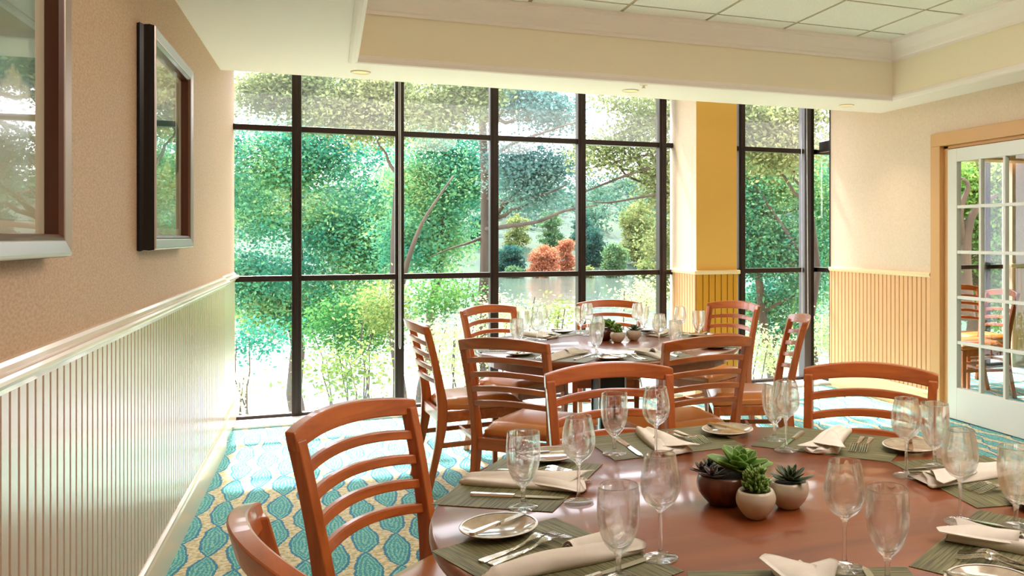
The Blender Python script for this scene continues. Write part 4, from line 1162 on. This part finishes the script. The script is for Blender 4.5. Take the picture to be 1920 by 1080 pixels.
tree('oak_tree', 'oak reaching in over the fifth and sixth bays with sparse leafy twigs', 1290, 13, -4.2, (1290, 180, 13),
     [(1215, 200, 12, 30, 34, 800), (1150, 190, 12, 34, 12, 260), (1200, 260, 12, 40, 22, 420), (1110, 275, 12, 30, 14, 300), (1160, 275, 12, 40, 16, 320), (1130, 305, 12, 40, 16, 300), (1255, 300, 12.5, 30, 120, 2200), (1255, 470, 12.5, 30, 80, 1500), (1250, 220, 12.5, 26, 40, 800), (1190, 300, 12, 30, 14, 200)],
     M['leaf_olive'], .055, 105, .14,
     branches=[([(1270, 210, 12.5), (1220, 225, 12), (1170, 245, 12), (1115, 275, 12)], .03),
               ([(1270, 270, 12.5), (1215, 290, 12), (1150, 305, 12), (1090, 320, 12)], .028),
               ([(1270, 300, 12.5), (1200, 320, 12), (1140, 342, 12), (1095, 360, 12)], .035),
               ([(1260, 360, 12.5), (1200, 370, 12), (1140, 380, 12), (1100, 376, 12)], .025)])
tree('broadleaf_tree', 'lush green tree seen in the narrow right window bay', 1480, 14, -4.2, (1400, 220, 14),
     [(1420, 330, 14, 60, 60, 1900), (1480, 340, 14, 50, 60, 1600), (1450, 430, 14, 80, 60, 2600), (1420, 480, 14, 60, 40, 1500), (1490, 470, 14, 50, 60, 1600), (1440, 580, 14.5, 60, 50, 1700), (1480, 600, 14.5, 50, 50, 1300), (1540, 380, 14, 50, 90, 2000), (1540, 520, 14, 50, 60, 1300), (1400, 390, 14, 60, 80, 1500)],
     M['leaf_teal'], .062, 106, .12, branches=[([(1500, 475, 13.6), (1470, 430, 13.6), (1430, 370, 13.6), (1400, 330, 13.6)], .05), ([(1496, 440, 13.8), (1450, 410, 13.8), (1405, 385, 13.8)], .03)])
tree('oak_tree', 'yellow-olive oak crown across the top of the narrow right bay', 1530, 10.6, -4.2, (1520, 150, 10.6),
     [(1430, 240, 10.6, 60, 30, 1700), (1470, 290, 10.6, 60, 18, 900), (1400, 210, 10.6, 50, 22, 900), (1490, 220, 10.6, 40, 30, 800), (1420, 290, 10.6, 40, 16, 450)], M['leaf_olive'], .058, 107, .10)
tree('broadleaf_tree', 'green tree with twisting grey trunk seen through the glazed door', 1835, 11.6, -4.2, (1835, 250, 11.6),
     [(1830, 340, 11.6, 60, 60, 1900), (1900, 330, 11.6, 60, 60, 1700), (1890, 430, 11.6, 60, 60, 1900), (1810, 520, 12, 60, 60, 1500), (1900, 560, 12, 60, 60, 1500), (1970, 430, 11.6, 60, 90, 2600), (1870, 380, 11.7, 50, 90, 2400), (1860, 500, 11.7, 50, 60, 1800), (1745, 400, 12, 50, 120, 2200)],
     M['leaf_green'], .06, 108, .2, branches=[([(1815, 600, 11.0), (1810, 480, 11.0), (1825, 400, 11.0), (1870, 365, 11.0)], .10), ([(1812, 470, 11.0), (1800, 400, 11.0), (1815, 345, 11.0), (1780, 330, 11.0)], .06)])
# far shore trees
def shore_tree(px, py, D, rx, ry, n, mat, label, nm='shore_tree'):
    c = at(px, py, D); k = D / FPX; gz_ = max(hill_z(c.x, c.y), LAKE) - .2
    e = tag(empty(nm, (c.x, c.y, gz_)), label, 'tree', 'trees along the far shore')
    h = max(1.0, c.z - gz_)
    tm = MB(); tm.tube([(0, 0, 0), (0, 0, h)], [.3, .12], 6); tm.build('trunk', M['bark'], e)
    leaf_cloud('foliage', [(0, 0, h, rx * k, rx * k * .7, ry * k, n), (0, 0, max(.8, h * .42), rx * k * 1.1, rx * k * .7, max(ry * k * .6, h * .42), int(n * .9))], mat, e, .34, int(px), 1.0)
shore_tree(1020, 480, 137, 26, 18, 4500, M['leaf_orange'], 'orange autumn tree on the far shore of the lake')
shore_tree(1062, 464, 142.5, 15, 15, 2700, M['leaf_orange'], 'smaller orange autumn tree right of the larger orange one')
shore_tree(1152, 482, 136, 23, 26, 5000, M['leaf_shore'], 'rounded green tree on the far shore in the fifth bay')
shore_tree(1100, 510, 134.5, 9, 9, 1800, M['leaf_shore_light'], 'low yellow-green bush at the waterline in the fifth bay')
shore_tree(1214, 502, 134.5, 18, 12, 2700, M['leaf_shore_light'], 'yellowish bush at the waterline before the sixth post')
shore_tree(1112, 462, 148, 24, 40, 6000, M['leaf_shore_dark'], 'dark blue-green tree at the centre of the far shore')
shore_tree(1195, 418, 151, 34, 40, 8000, M['leaf_shore_light'], 'tall yellow-green tree massed left of the mustard column')
shore_tree(958, 480, 140, 26, 26, 4500, M['leaf_shore_dark'], 'hazy blue-green tree on the far shore in the fourth bay')
shore_tree(962, 510, 134, 12, 8, 2800, M['leaf_shore'], 'long low green thicket at the fourth bay waterline')

shore_rnd = random.Random(12)
for q_ in range(8):
    x_ = 19 + 6.4 * q_; y_ = 156.5 + shore_rnd.uniform(-.8, .8)
    if 47 < x_ < 57: continue
    z_ = max(hill_z(x_, y_), LAKE) - .2; h_ = shore_rnd.uniform(5.5, 8)
    e = tag(empty('shore_tree', (x_, y_, z_)), 'hazy green tree in the back row along the far lake shore', 'tree', 'back row of far shore trees')
    tm = MB(); tm.tube([(0, 0, 0), (0, 0, h_)], [.3, .1], 6); tm.build('trunk', M['bark'], e)
    leaf_cloud('foliage', [(0, 0, h_ * .62, 2.0, 1.8, h_ * .36, 2800), (0, 0, h_ * .25, 2.5, 1.9, h_ * .26, 2600)], M[['leaf_shore', 'leaf_shore_dark', 'leaf_shore_light'][q_ % 3]], e, .34, 300 + q_, 1.0)
# foreground shrubs below the windows
def shrub(px, py, D, rx, ry, n, mat, label, size=.06, seed=1, stalks=6):
    c = at(px, py, D); k = D / FPX; foot = Vector((c.x, c.y, -2.6))
    e = tag(empty('leafy_shrub', foot), label, 'shrub', 'shrubs outside below the windows')
    h = c.z - foot.z; sm = MB(); rd = random.Random(seed)
    for i in range(max(3, stalks // 2)):
        tx = rd.uniform(-1, 1) * rx * k; tz = h + rd.uniform(-.2, 1) * ry * k; limb(sm, (tx * .2, 0, -.2), (tx, rd.uniform(-.3, .3), tz), .022, .006, seed=seed + i, n=7, wob=.06)
    sm.build('stems', M['bark'], e, smooth=True)
    leaf_cloud('foliage', [(0, 0, h, rx * k, rx * k * .7, ry * k, int(n * 2.2))], mat, e, size * .8, seed)
shrub(670, 610, 14.4, 80, 60, 3200, M['leaf_green'], 'green shrub beneath the second window bay', .07, 31)
shrub(715, 580, 11.2, 36, 60, 900, M['leaf_yellow'], 'yellow-green shrub just left of the second post', .06, 32)
shrub(640, 700, 8.5, 60, 45, 330, M['leaf_yellow'], 'spindly pale plant low in the second bay', .07, 33, 9)
shrub(830, 560, 13, 60, 40, 900, M['leaf_green'], 'green and yellow shrub in the third bay behind the side-on chair', .07, 34)
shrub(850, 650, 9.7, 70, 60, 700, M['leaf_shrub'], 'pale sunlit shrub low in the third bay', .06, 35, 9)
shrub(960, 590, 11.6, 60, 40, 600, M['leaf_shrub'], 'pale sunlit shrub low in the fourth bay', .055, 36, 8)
shrub(1040, 590, 9.5, 30, 16, 220, M['leaf_yellow'], 'small yellow-green shrub beside the fifth post', .055, 37, 5)
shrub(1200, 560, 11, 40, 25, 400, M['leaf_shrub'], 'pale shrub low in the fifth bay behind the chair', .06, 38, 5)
shrub(480, 640, 11, 60, 22, 380, M['leaf_teal'], 'drooping teal shrub low in the first bay', .07, 39, 5)
shrub(470, 725, 9, 30, 16, 140, M['leaf_shrub'], 'tiny pale plant at the foot of the first bay', .05, 40, 4)
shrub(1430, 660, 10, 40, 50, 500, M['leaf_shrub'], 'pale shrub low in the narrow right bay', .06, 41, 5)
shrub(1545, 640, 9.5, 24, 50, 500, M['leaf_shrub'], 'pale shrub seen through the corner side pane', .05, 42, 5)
